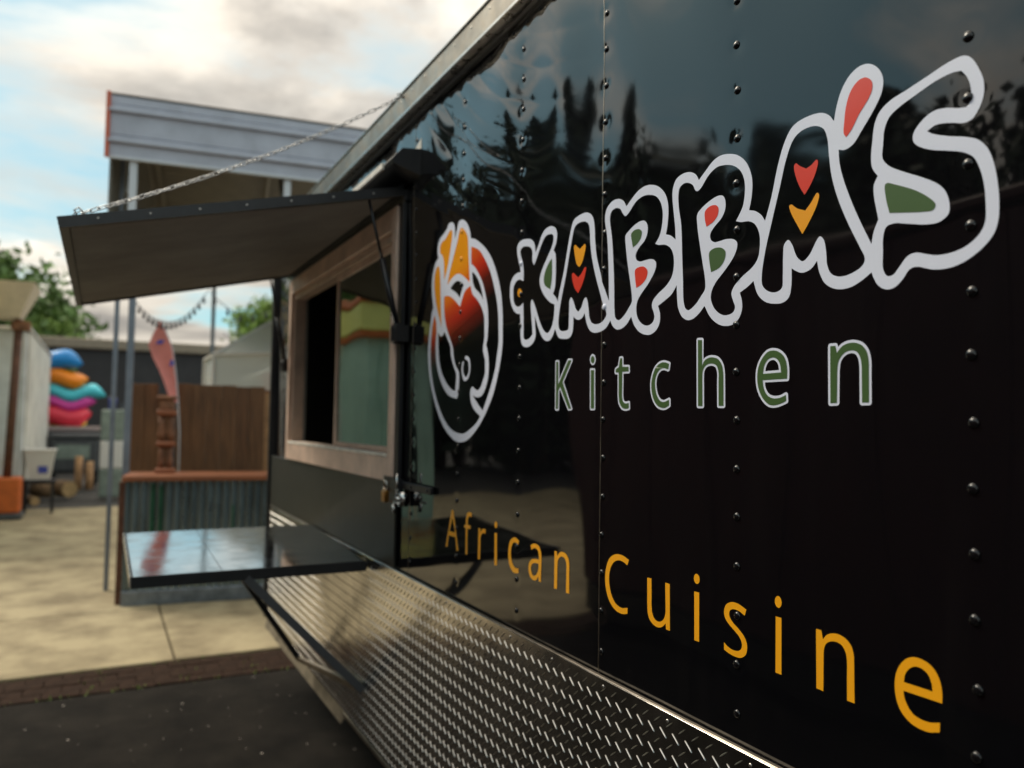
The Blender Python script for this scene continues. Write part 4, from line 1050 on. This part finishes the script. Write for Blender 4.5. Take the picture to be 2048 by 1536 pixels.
# roof: two slopes, ribbed underside
RZH = 5.02
for s in (0, 1):
    b = MB(); nrib = 20
    y0, z0, y1, z1 = (-0.06, 4.60, CD / 2, RZH) if s == 0 else (CD / 2, RZH, CD + 0.06, 4.60)
    for i in range(nrib):
        t0, t1, t2, t3 = i / nrib, (i + .6) / nrib, (i + .68) / nrib, (i + .92) / nrib
        for t, d in ((t0, 0), (t1, 0), (t2, .025), (t3, .025)):
            b.v += [(CX0, y0 + (y1 - y0) * t, z0 + (z1 - z0) * t + d), (CX1, y0 + (y1 - y0) * t, z0 + (z1 - z0) * t + d)]
    b.v += [(CX0, y1, z1), (CX1, y1, z1)]
    for i in range(4 * nrib): b.f.append((2 * i, 2 * i + 1, 2 * i + 3, 2 * i + 2))
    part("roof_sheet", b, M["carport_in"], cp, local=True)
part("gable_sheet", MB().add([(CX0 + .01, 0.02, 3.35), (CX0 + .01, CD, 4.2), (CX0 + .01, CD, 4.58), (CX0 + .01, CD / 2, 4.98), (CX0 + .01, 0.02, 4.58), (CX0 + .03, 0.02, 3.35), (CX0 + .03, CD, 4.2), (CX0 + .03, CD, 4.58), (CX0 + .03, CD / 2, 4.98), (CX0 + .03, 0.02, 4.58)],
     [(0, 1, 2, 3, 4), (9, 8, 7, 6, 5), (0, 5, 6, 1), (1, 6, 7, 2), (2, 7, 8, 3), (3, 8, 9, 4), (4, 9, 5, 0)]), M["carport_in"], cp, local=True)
part("corner_trim", MB().bbox((CX0 - 0.022, -0.078, 4.00), (CX0 + 0.012, -0.046, 4.61), 0.003), M["red_trim"], cp, local=True)
for i, x in enumerate((0.0, 1.37, 2.75, 4.1, 5.45)):
    part("post", MB().bbox((x + .050, -0.012, 0.0), (x + .106, 0.046, 3.0), 0.004), M["post"], cp, local=True)
    part("upper_post", MB().bbox((x + .010, -0.014, 3.001), (x + .076, 0.054, 4.30), 0.004), M["post_light"], cp, local=True)  # same post in a paler tone, the light on its upper length painted in
    if x: part("post", MB().bbox((x - .71, CD - .05, 0.0), (x - .65, CD + .01, 4.45), 0.004), M["post"], cp, local=True)
    else: part("post", MB().bbox((-.118, .43, 0.0), (-.078, .47, 4.55), 0.004), M["post"], cp, local=True, label="slim side post standing close behind the left front post")
    rf = part("rafter", MB().beam((x, 0.03, 4.50), (x, CD / 2, 4.93), .05, .06).beam((x, CD / 2, 4.93), (x, CD - .03, 4.50), .05, .06), M["carport_in"], cp, local=True)
    part("knee_brace", MB().beam((x, 0.03, 3.7), (x, 0.75, 4.58), .04, .04), M["carport_in"], rf, local=True)

# ---- string lights hung between the carport posts
sl_ = thing("string_lights", "string of dark bulbs drooping between the carport posts", "string lights", (0.30, 8.30, 2.75))
P0, P1, P2 = Vector((0.17, 8.30, 2.90)), Vector((0.90, 8.20, 2.92)), Vector((1.75, 8.1, 3.05))
def cat(a, b, sag, n):
    return [a.lerp(b, i / n) + Vector((0, 0, -sag * 4 * (i / n) * (1 - i / n))) for i in range(n + 1)]
w1, w2 = cat(P0, P1, 0.34, 18), cat(P1, P2, 0.30, 14)
part("wire", MB().tube(w1 + w2[1:], 0.004, 6), M["rubber"], sl_, True)
bm_ = mesh_of("bulb", MB().lathe([(0.006, 0.0), (0.009, -0.012), (0.009, -0.03), (0.016, -0.045), (0.017, -0.058), (0.006, -0.070)], 10), M["bulb"], True)
for p in w1[1:-1] + w2[1:-1:2]: link("bulb", bm_, sl_, p - sl_.location)

# ---- brown board fence behind the bar
def fence(label, x0, n, wdt, zt, curve, loc, yy):
    t = thing("board_fence", label, "fence", loc, AZ, "brown board fences behind the bar")
    for i in range(n):
        z1 = zt + curve(i / max(1, n - 1)) + random.uniform(-.006, .006)
        part("board", MB().bbox((x0 + i * wdt + .0003, yy + random.uniform(0, .006), 0.06), (x0 + (i + 1) * wdt - .0003, yy + .022, z1), 0.004), M["fence" if random.random() < .6 else "fence_b"], t, local=True)
    for z in (0.35, zt - .25): part("fence_rail", MB().box((x0, yy + .0285, z), (x0 + n * wdt, yy + .07, z + .08)), M["fence"], t, local=True)
    for x in (x0 + .05, x0 + n * wdt - .13): part("fence_post", MB().box((x, yy + .0705, 0.0), (x + .08, yy + .15, zt - .1)), M["fence"], t, local=True)
fence("narrow brown board fence with stepped top behind the bar's left end", 0.0, 3, 0.118, 1.93, lambda t: 0.05 - 0.10 * max(0, t - .5) * 2, (0.27, 8.62, 0), 0)
fence("wide brown board fence behind the right part of the bar", 0.0, 6, 0.142, 1.99, lambda t: -0.01 * t, (0.675, 8.57, 0), 0)
p_ = thing("timber_post", "orange-brown timber post beside the trailer behind the bar", "post", (1.74, 9.45, 0))
part("post_shaft", MB().bbox((-0.05, -0.05, 0), (0.05, 0.05, 1.95), 0.008), M["stump"], p_, local=True)
part("post_cap", MB().bbox((-0.065, -0.065, 1.951), (0.065, 0.065, 1.985), 0.006), M["carved"], p_, local=True)

# ---- carved wooden figure post on the bar
tp = thing("carved_post", "rustic carved wooden post of stacked blocks standing on the bar top", "carving", (0.545, 7.92, CZ + 0.0485), AZ)
z = 0.0
for nm, r, h, m in (("carving_base", .086, .045, "redwood"), ("carving_leg", .055, .20, "carved"), ("carving_collar", .082, .045, "redwood"), ("carving_trunk", .064, .24, "carved"), ("carving_collar", .085, .055, "redwood"), ("carving_head", .062, .09, "carved"), ("carving_crown", .086, .035, "carved")):
    if nm in ("carving_leg", "carving_trunk"):
        for sx in (-1, 1):
            part(nm, MB().lathe([(r * .50, 0), (r * .58, h * .3), (r * .42, h * .6), (r * .55, h)], 8, (sx * r * .62, 0, z)), M[m], tp, True, True)
    else:
        part(nm, MB().bbox((-r, -r * .8, z), (r, r * .8, z + h), 0.012), M[m], tp, local=True)
    z += h + 0.0005

# ---- feather flag
ff = thing("feather_flag", "coral feather flag with blue marks rising behind the carved post", "flag", (0.70, 8.42, 0))
zs = [1.80, 1.87, 1.99, 2.115, 2.24, 2.36, 2.47, 2.568, 2.60]
xl = [0.594, 0.582, 0.541, 0.492, 0.429, 0.389, 0.426, 0.472, 0.484]
xr = [0.672, 0.669, 0.655, 0.628, 0.615, 0.592, 0.543, 0.496, 0.490]
b = MB()
NX = 6
for a, l_, r_ in zip(zs, xl, xr):
    for i in range(NX + 1):
        t = i / NX
        b.v.append((l_ + (r_ - l_) * t, 8.42 + 0.02 * math.sin(3 * t + 6 * a), a))
for j in range(len(zs) - 1):
    for i in range(NX):
        k = j * (NX + 1) + i; b.f.append((k, k + 1, k + NX + 2, k + NX + 1))
sail = part("flag_sail", b, M["coral"], ff, True)
part("flag_mark", MB().add([(0.45, 8.385, 2.365), (0.51, 8.385, 2.372), (0.53, 8.385, 2.41), (0.475, 8.385, 2.405)], [(0, 1, 2, 3)]), M["blue_print"], sail)
part("flag_mark", MB().add([(0.585, 8.385, 2.15), (0.622, 8.385, 2.165), (0.618, 8.385, 2.215), (0.59, 8.385, 2.215)], [(0, 1, 2, 3)]), M["blue_print"], sail)
part("flag_pole", MB().tube([(0.72, 8.44, 0), (0.70, 8.44, 1.5), (0.674, 8.44, 1.85), (0.640, 8.44, 2.12), (0.606, 8.44, 2.34), (0.53, 8.44, 2.52), (0.49, 8.44, 2.60)], 0.008, 8), M["post_light"], ff, True)

# ---- clear dome tent
ct = thing("clear_tent", "clear plastic dome tent with white frame beyond the fence", "tent", (2.55, 11.3, 0))
NS, RD, HW, HA = 8, 1.38, 2.48, 3.35
ring = [Vector((RD * math.cos(2 * math.pi * (k + .5) / NS), RD * math.sin(2 * math.pi * (k + .5) / NS), 0)) for k in range(NS)]
fr_ = MB()
for k in range(NS):
    a, b_ = ring[k], ring[(k + 1) % NS]
    up = Vector((0, 0, HW)); top = Vector((0, 0, HA))
    fr_.beam(a, a + up, .035, .035); fr_.beam(a + up, b_ + up, .03, .03); fr_.beam(a + up, top, .03, .03); fr_.beam(a + up * .55, b_ + up * .55, .022, .022)
    inn = 0.985
    part("tent_panel", MB().add([a * inn, b_ * inn, b_ * inn + up, a * inn + up], [(0, 1, 2, 3)]), M["clear_film"], ct, local=True)
    part("roof_panel", MB().add([a * inn + up * .998, b_ * inn + up * .998, top - Vector((0, 0, .02))], [(0, 1, 2)]), M["clear_film"], ct, local=True)
part("tent_frame", fr_, M["white_plastic"], ct, local=True)
part("hub", MB().lathe([(0.09, -.04), (0.11, 0), (0.05, .05)], 10, (0, 0, HA)), M["white_plastic"], ct, local=True)
wc = thing("white_canopy", "white pitched canopy seen low through the clear tent", "canopy", (2.62, 14.2, 0))
part("canopy_roof", MB().add([(-.35, -1, 2.38), (1.6, -1, 2.38), (1.6, 1, 2.38), (-.35, 1, 2.38), (.6, 0, 2.85)], [(0, 1, 4), (1, 2, 4), (2, 3, 4), (3, 0, 4), (3, 2, 1, 0)]), M["white_plastic"], wc, local=True)
for x in (-.3, 1.55):
    for y in (-.95, .95): part("canopy_leg", MB().box((x - .02, y - .02, 0), (x + .02, y + .02, 2.375)), M["post_light"], wc, local=True)
rs = thing("red_sign", "small red hanging board beside the trailer, under the white canopy", "sign", (2.42, 13.1, 0))
part("sign_board", MB().bbox((-.10, 0, 2.12), (.16, .03, 2.42), .004), M["red_vinyl"], rs, local=True)
part("sign_post", MB().box((.01, .031, 0), (.05, .07, 2.40)), M["post_light"], rs, local=True)

# ---- charcoal building across the back
bb = thing("back_building", "long low charcoal building with tan parapet across the back", "building", (6, 27.0, 0), R(-1.5))
part("wall", MB().box((-16, 0, 0), (14, 9, 3.72)), M["wall_dark"], bb, local=True)
part("parapet", MB().bbox((-16.15, -.15, 3.725), (14.15, 9.15, 4.04), .03), M["parapet"], bb, local=True)
for x in (-11.2, -5.5, 1.5, 8.0):
    d = part("door", MB().box((x, -.03, 0), (x + 1.0, -.002, 2.1)), M["grey_plastic"], bb, local=True)
    part("handle", MB().box((x + .86, -.07, 1.0), (x + .89, -.032, 1.14)), M["alu"], d, local=True)

# ---- white box trailer at the left
bx = thing("white_trailer", "pale box trailer with ribbed flank parked behind the leaning umbrella", "trailer", (-2.3, 18.3, 0))
part("body", MB().bbox((-3.6, 15.35, 0.50), (-1.13, 21.6, 3.06), .03), M["shed_a"], bx)
part("roof_edge", MB().bbox((-3.63, 15.32, 3.061), (-1.07, 21.63, 3.13), .02), M["white_plastic"], bx)
for k in range(21): part("side_rib", MB().bbox((-1.129, 15.42 + .295 * k, .53), (-1.095, 15.62 + .295 * k, 3.04), .012), M["shed_b"], bx)
part("front_panel", MB().bbox((-3.4, 15.318, .9), (-1.32, 15.3485, 2.9), .006), M["shed_a"], bx)
for x in (-3.3, -1.55):
    for y in (17.6, 18.4):
        w = part("wheel", MB().tube([(x, y, .34), (x + .24, y, .34)], .34, 20), M["rubber"], bx)
        part("rim", MB().tube([(x + .241, y, .34), (x + .25, y, .34)], .18, 14), M["alu"], w)
part("chassis_rail", MB().box((-3.2, 15.4, .36), (-1.5, 21.5, .498)), M["black_metal"], bx)

# ---- leaning umbrella with an orange block base
um = thing("patio_umbrella", "leaning patio umbrella with beige canopy and orange block base", "umbrella", (-1.30, 14.85, 0))
part("base_block", MB().bbox((-1.62, 14.62, .10), (-1.085, 15.08, .66), .03), M["orange_block"], um)
part("base_foot", MB().bbox((-1.66, 14.58, 0), (-1.05, 15.12, .099), .02), M["grey_plastic"], um)
part("pole", MB().tube([(-1.29, 14.85, .661), (-1.225, 14.85, 3.20)], .062, 12), M["rust"], um, True)
part("pole_clamp", MB().bbox((-1.33, 14.75, 3.02), (-1.06, 14.95, 3.17), .02), M["carved"], um)
part("canopy", MB().add([(-1.95, 14.55, 3.205), (-1.20, 14.55, 3.205), (-1.20, 15.15, 3.205), (-1.95, 15.15, 3.205), (-2.25, 14.25, 3.72), (-0.98, 14.25, 3.74), (-0.98, 15.45, 3.74), (-2.25, 15.45, 3.72)],
     [(3, 2, 1, 0), (4, 5, 6, 7), (0, 1, 5, 4), (1, 2, 6, 5), (2, 3, 7, 6), (3, 0, 4, 7)]), M["beige"], um)

# ---- stack of bright kayaks on a rack
rk = thing("kayak_rack", "low rack with faded pink shelf under the bright kayaks", "rack", (-.5, 22.0, 0))
part("rack_shelf", MB().bbox((-1.6, 21.65, 1.30), (0.0, 22.5, 1.40), .01), M["pinkish"], rk)
for x in (-1.55, -.06):
    for y in (21.7, 22.42): part("rack_leg", MB().box((x, y, 0), (x + .05, y + .05, 1.299)), M["black_metal"], rk)
def kayak(name_lab, m, xe, z0, hgt, wav, ph, L=2.6, trim=None, rise=0.0):
    n = 22; b = MB(); k = 12
    t_ = thing("kayak", name_lab, "kayak", (xe - L / 2, 22.05, z0), 0, "bright kayaks stacked on the rack")
    def ringat(i, sc, dz):
        u = i / (n - 1); x = xe - L * (1 - u)
        e = min(1.0, (1 - u) / .10) ** .5 if u > .9 else min(1.0, u / .1 + .1) ** .5
        e = max(.05, e)
        z = z0 + wav * math.sin(6.8 * (x + 1.0) + ph) + rise * max(0, u - .5) + dz
        return [(x, 22.05 + .36 * e * sc * math.cos(2 * math.pi * j / k), z + hgt / 2 * e * sc * math.sin(2 * math.pi * j / k)) for j in range(k)]
    for i in range(n): b.v += ringat(i, 1, 0)
    for i in range(n - 1):
        for j in range(k): b.f.append((i * k + j, (i + 1) * k + j, (i + 1) * k + (j + 1) % k, i * k + (j + 1) % k))
    b.f.append(tuple(range(k))); b.f.append(tuple((n - 1) * k + j for j in range(k)))
    part("hull", b, M[m], t_, True)
    if trim:
        b2 = MB(); pts = [ringat(i, 1.0, 0)[9] for i in range(3, n - 1)]
        part("keel_strip", MB().tube([(p[0], p[1], p[2] + .02) for p in pts], .055, 8), M[trim], t_, True)
kayak("blue kayak with a green keel, topmost of the stack", "k_blue", -0.44, 3.00, .50, .05, 0.3, trim="k_green")
kayak("orange kayak with a yellow edge, second from the top", "k_orange", -0.30, 2.57, .46, .07, 1.8)
kayak("cyan kayak with the longest nose, middle of the stack", "k_cyan", 0.10, 2.21, .38, .08, 2.4)
kayak("magenta kayak between the cyan and the red kayak", "k_magenta", -0.10, 1.96, .36, .08, 2.4)
kayak("red kayak with yellow nose, lowest of the stack", "k_red", -0.20, 1.66, .54, .06, 2.2, trim="k_yellow")

# ---- clutter under and beside the rack
bn = thing("storage_bin", "dark grey lidded bin under the kayak rack", "bin", (-.5, 21.2, 0))
part("bin_body", MB().bbox((-1.0, 20.95, .35), (-.02, 21.45, 1.12), .04), M["grey_plastic"], bn)
part("bin_lid", MB().bbox((-1.04, 20.92, 1.121), (.02, 21.48, 1.25), .04), M["grey_plastic"], bn)
part("bin_window", MB().box((-.88, 20.94, .66), (-.2, 20.949, .98)), M["bin_green"], bn)
for x in (-.95, -.12): part("bin_leg", MB().box((x, 21.0, 0), (x + .07, 21.4, .349)), M["black_metal"], bn)
for x, y, h, lab in ((-.40, 20.3, .74, "taller tan timber stump in front of the grey bin"), (-.18, 20.2, .62, "shorter tan timber stump next to the taller one")):
    st = thing("timber_stump", lab, "stump", (x, y, 0), 0, "timber stumps before the rack")
    part("stump_body", MB().lathe([(.085, 0), (.08, .2), (.078, h)], 12), M["stump"], st, True, True)
    part("stump_top", MB().lathe([(.078, h + .0005), (.07, h + .008)], 12), M["log"], st, local=True)
pp = solo("white_board", MB().bbox((0, 0, 0), (.46, .3, .05), .01), M["white_plastic"], "white board resting on the shorter timber stump", "board", loc=(-.30, 20.05, .6295))
def log(x, y, r, L, rz, lab):
    t_ = thing("log", lab, "log", (x, y, r), rz, "cut logs lying at the edge of the slab")
    part("log_bark", MB().tube([(0, 0, 0), (0, L, 0)], r, 14), M["log_bark"], t_, True, True)
    part("cut_end", MB().tube([(0, -.006, 0), (0, -.001, 0)], r * .93, 14), M["log"], t_, local=True)
log(-.50, 18.2, .17, .42, R(30), "large cut log with pale round end on the ground")
log(-.78, 18.35, .15, .40, R(70), "bark covered log lying left of the pale cut log")
log(-1.01, 16.75, .085, .3, R(20), "small cut log beside the orange block base")
tb = thing("white_tub", "white plastic tub with blue label before the pale trailer", "tub", (-.88, 15.5, 0))
b = MB().bbox((-.24, -.16, .50), (.24, .16, .57), .01)
for sx in (-.2, .2):
    for sy in (-.12, .12): b.box((sx - .02, sy - .02, 0), (sx + .02, sy + .02, .499))
part("tub_stand", b, M["black_metal"], tb, local=True)
part("tub_body", MB().add([(-.15, -.12, .572), (.15, -.12, .572), (.15, .12, .572), (-.15, .12, .572), (-.22, -.17, 1.05), (.22, -.17, 1.05), (.22, .17, 1.05), (-.22, .17, 1.05)], [(3, 2, 1, 0), (4, 5, 6, 7), (0, 1, 5, 4), (1, 2, 6, 5), (2, 3, 7, 6), (3, 0, 4, 7)]), M["white_plastic"], tb, local=True)
part("tub_rim", MB().bbox((-.24, -.19, 1.051), (.24, .19, 1.085), .01), M["white_plastic"], tb, local=True)
part("tub_label", MB().add([(-.02, -.140, .68), (.12, -.140, .68), (.12, -.155, .80), (-.02, -.155, .80)], [(0, 1, 2, 3)]), M["blue_print"], tb, local=True)
gb = thing("green_bin", "grey green crate stack standing beyond the carport post", "crate", (.23, 18.2, 0))
for i, (z0, z1) in enumerate(((0, .58), (.582, 1.16), (1.162, 1.80))):
    part("crate", MB().bbox((-.22, -.2, z0), (.22, .2, z1), .03), M[("bin_green", "white_plastic", "bin_green")[i]], gb, local=True)
cu = thing("blue_bucket", "small blue bucket standing on top of the grey green crates", "bucket", (.21, 18.15, 1.8005))
part("bucket_body", MB().lathe([(.062, 0), (.078, .20), (.085, .205), (.085, .22)], 14), M["blue_print"], cu, True, True)
part("bucket_handle", MB().tube([(-.08, 0, .2), (-.05, 0, .27), (0, 0, .29), (.05, 0, .27), (.08, 0, .2)], .006, 6), M["white_plastic"], cu, True, True)

# ---- buildings on the left side of the yard, seen in the glossy flank and the window
mt_ = thing("maroon_trailer", "plain maroon box trailer parked on the asphalt left of the camera", "trailer", (-2.8, 0.9, 0))
part("body", MB().bbox((-4.0, -4.0, .34), (-1.63, 5.65, 2.66), .03), M["maroon"], mt_)
part("roof_edge", MB().bbox((-4.03, -4.03, 2.661), (-1.60, 5.68, 2.74), .02), M["maroon"], mt_)
part("lower_skirt", MB().bbox((-3.97, -3.97, .10), (-1.66, 5.62, .339), .02), M["matte_black"], mt_)
for y in (-.9, .1):
    w = part("wheel", MB().tube([(-1.80, y, .32), (-1.615, y, .32)], .33, 22), M["rubber"], mt_)
    part("rim", MB().tube([(-1.614, y, .32), (-1.605, y, .32)], .18, 16), M["alu"], w)
for k in range(15): part("side_rib", MB().box((-1.629, -3.7 + .64 * k, .40), (-1.618, -3.66 + .64 * k, 2.62)), M["maroon"], mt_)
tb_ = thing("teal_kiosk", "pale teal kiosk with yellow fascia and orange trim left of the slab", "kiosk", (-2.7, 13.6, 0))
part("wall", MB().box((-2.95, 12.7, 0), (-1.95, 14.45, 3.05)), M["teal_wall"], tb_)
part("fascia", MB().bbox((-3.10, 12.5, 3.16), (-1.80, 14.5, 3.62), .02), M["fascia_y"], tb_)
part("trim", MB().bbox((-3.15, 12.44, 3.621), (-1.76, 14.54, 3.76), .02), M["fascia_o"], tb_)
part("trim", MB().bbox((-3.07, 12.52, 3.0505), (-1.83, 14.49, 3.1595), .02), M["fascia_o"], tb_)
for k in range(2): part("wall_batten", MB().box((-2.7 + .5 * k, 12.66, .02), (-2.66 + .5 * k, 12.699, 3.04)), M["teal_wall"], tb_)

# ---- trees
def leaf_mesh(name, m, rx, rz, n_cl, per, size, cone=False, seed=1):
    rg = np.random.RandomState(seed); V, F = [], []
    for c in range(n_cl):
        if cone:
            h = rg.rand() ** 1.3; rad = (1 - h) * rx * (0.35 + .65 * rg.rand()) + .1; a = rg.rand() * 6.283
            cen = np.array([rad * math.cos(a), rad * math.sin(a), -rz + 2 * rz * h]); cr = .16 * rx + .3 * (1 - h)
        else:
            d = rg.randn(3); d /= np.linalg.norm(d); q = rg.rand() ** .45
            cen = d * q * np.array([rx, rx, rz]) * (0.8 + .35 * rg.rand()); cr = .26 * rx * (.6 + .8 * rg.rand())
        for i in range(per):
            p = cen + rg.randn(3) * cr * np.array([.55, .55, .42])
            u = rg.randn(3); u /= np.linalg.norm(u); w = np.cross(u, rg.randn(3)); w /= np.linalg.norm(w) + 1e-9
            s = size * (.6 + .8 * rg.rand()); k = len(V)
            V += [p - u * s, p + w * s * .55, p + u * s, p - w * s * .55]; F.append((k, k + 1, k + 2, k + 3))
    me = bpy.data.meshes.new(name); me.from_pydata([tuple(v) for v in V], [], F); me.materials.append(M[m]); me.update()
    return me
LM = {"a": leaf_mesh("crown", "leaf", 2.6, 2.3, 130, 60, .16, seed=3), "b": leaf_mesh("crown", "leaf_light", 2.2, 2.4, 110, 60, .15, seed=8),
      "c": leaf_mesh("crown", "leaf_dark", 2.1, 5.2, 200, 45, .22, True, seed=5), "d": leaf_mesh("crown", "leaf_dark", 3.6, 3.6, 170, 60, .22, seed=12)}
def trunk_mesh(h, r, seed, cone=False):
    rg = random.Random(seed); b = MB()
    b.tube([(0, 0, -.05), (.05, .02, h * .5), (0, .05, h), (.08, 0, h * (1.7 if cone else 1.35))], [r, r * .75, r * .55, r * .15], 9)
    if not cone:
        for k in range(6):
            a = k * 1.05 + rg.random() * .4; l_ = h * .55
            b.tube([(0, .03, h * .85), (math.cos(a) * l_ * .5, math.sin(a) * l_ * .5, h * 1.08), (math.cos(a) * l_, math.sin(a) * l_, h * 1.30)], [r * .4, r * .26, r * .08], 6)
    return mesh_of("trunk", b, M["bark"], True)
TM = {"a": trunk_mesh(4.2, .22, 1), "b": trunk_mesh(4.0, .2, 2), "c": trunk_mesh(5.0, .25, 3, True), "d": trunk_mesh(5.5, .35, 4)}
def tree(kind, x, y, zc, s, rz, label, group):
    t_ = thing("conifer" if kind == "c" else "tree", label, "tree", (x, y, -.05), rz, group)
    cr = link("crown", LM[kind], t_, (0, 0, zc)); cr.scale = (s, s, s)
    tr = link("trunk", TM[kind], t_, (0, 0, 0)); q = zc / {"a": 5.4, "b": 5.2, "c": 6.5, "d": 7.4}[kind]; tr.scale = (q, q, q)
GB, GL = "trees beyond the charcoal building", "trees behind the camera side of the yard"
tree("a", -4.2, 42.0, 5.9, 1.25, 0, "round green tree above the roof at the far left", GB)
tree("b", -2.4, 41.0, 4.9, 0.72, 1, "small light green tree in front of the round far left tree", GB)
tree("b", 7.55, 41.0, 5.9, .86, 2, "light green tree rising over the clear tent by the trailer's end", GB)
for i, (k, x, y, zc, s, lab) in enumerate((("c", -13.5, 22, 5.7, 1.02, "tall dark conifer left of the teal kiosk"), ("c", -17.5, 18, 5.0, .88, "tallest dark conifer behind the maroon trailer, far to the left"),
        ("d", -20, 27, 6.0, 1.05, "broad dark tree between the two far conifers"), ("c", -15.5, 13.5, 4.5, .78, "dark conifer nearest behind the far end of the maroon trailer"),
        ("d", -9.5, 27, 5.2, 1.0, "broad dark tree behind the teal kiosk"), ("a", -5.7, 25.5, 4.3, .78, "bushy green tree right above the teal kiosk's yellow fascia"), ("d", -19, 7, 4.6, .95, "broad dark tree standing furthest behind the maroon trailer"),
        ("c", -21, 12, 5.0, .85, "dark conifer at the rear, beside the furthest broad tree"), ("d", -17, -4, 4.4, .9, "broad dark tree behind the near end of the maroon trailer"), ("c", -15.6, 24.5, 5.2, .92, "slim dark conifer just beyond the tall one"), ("c", -11.4, 24.5, 5.5, .98, "dark conifer between the teal kiosk and the tall one"),
        ("d", -10.9, 22.5, 5.0, .95, "broad dark tree just right of the two conifers by the kiosk"), ("d", -13.4, 18.6, 4.9, .92, "broad dark tree in front of the tallest conifer"), ("d", -16.8, 15.8, 4.8, .9, "broad dark tree between the conifers left of the slab"),
        ("d", -13.2, 10.5, 3.9, .72, "low dark tree at the far end of the row left of the maroon trailer"), ("d", -13.0, 6.0, 3.7, .70, "low dark tree, second from the far end of that row by the gravel lot"), ("d", -13.4, 1.6, 3.9, .74, "low dark tree, third from the far end of the row by the gravel lot"), ("d", -13.2, -3.2, 3.8, .7, "low dark tree at the near end of the row by the gravel lot"))):
    tree(k, x, y, zc * 1.2, s * 1.2, i * 1.3, lab, GL)
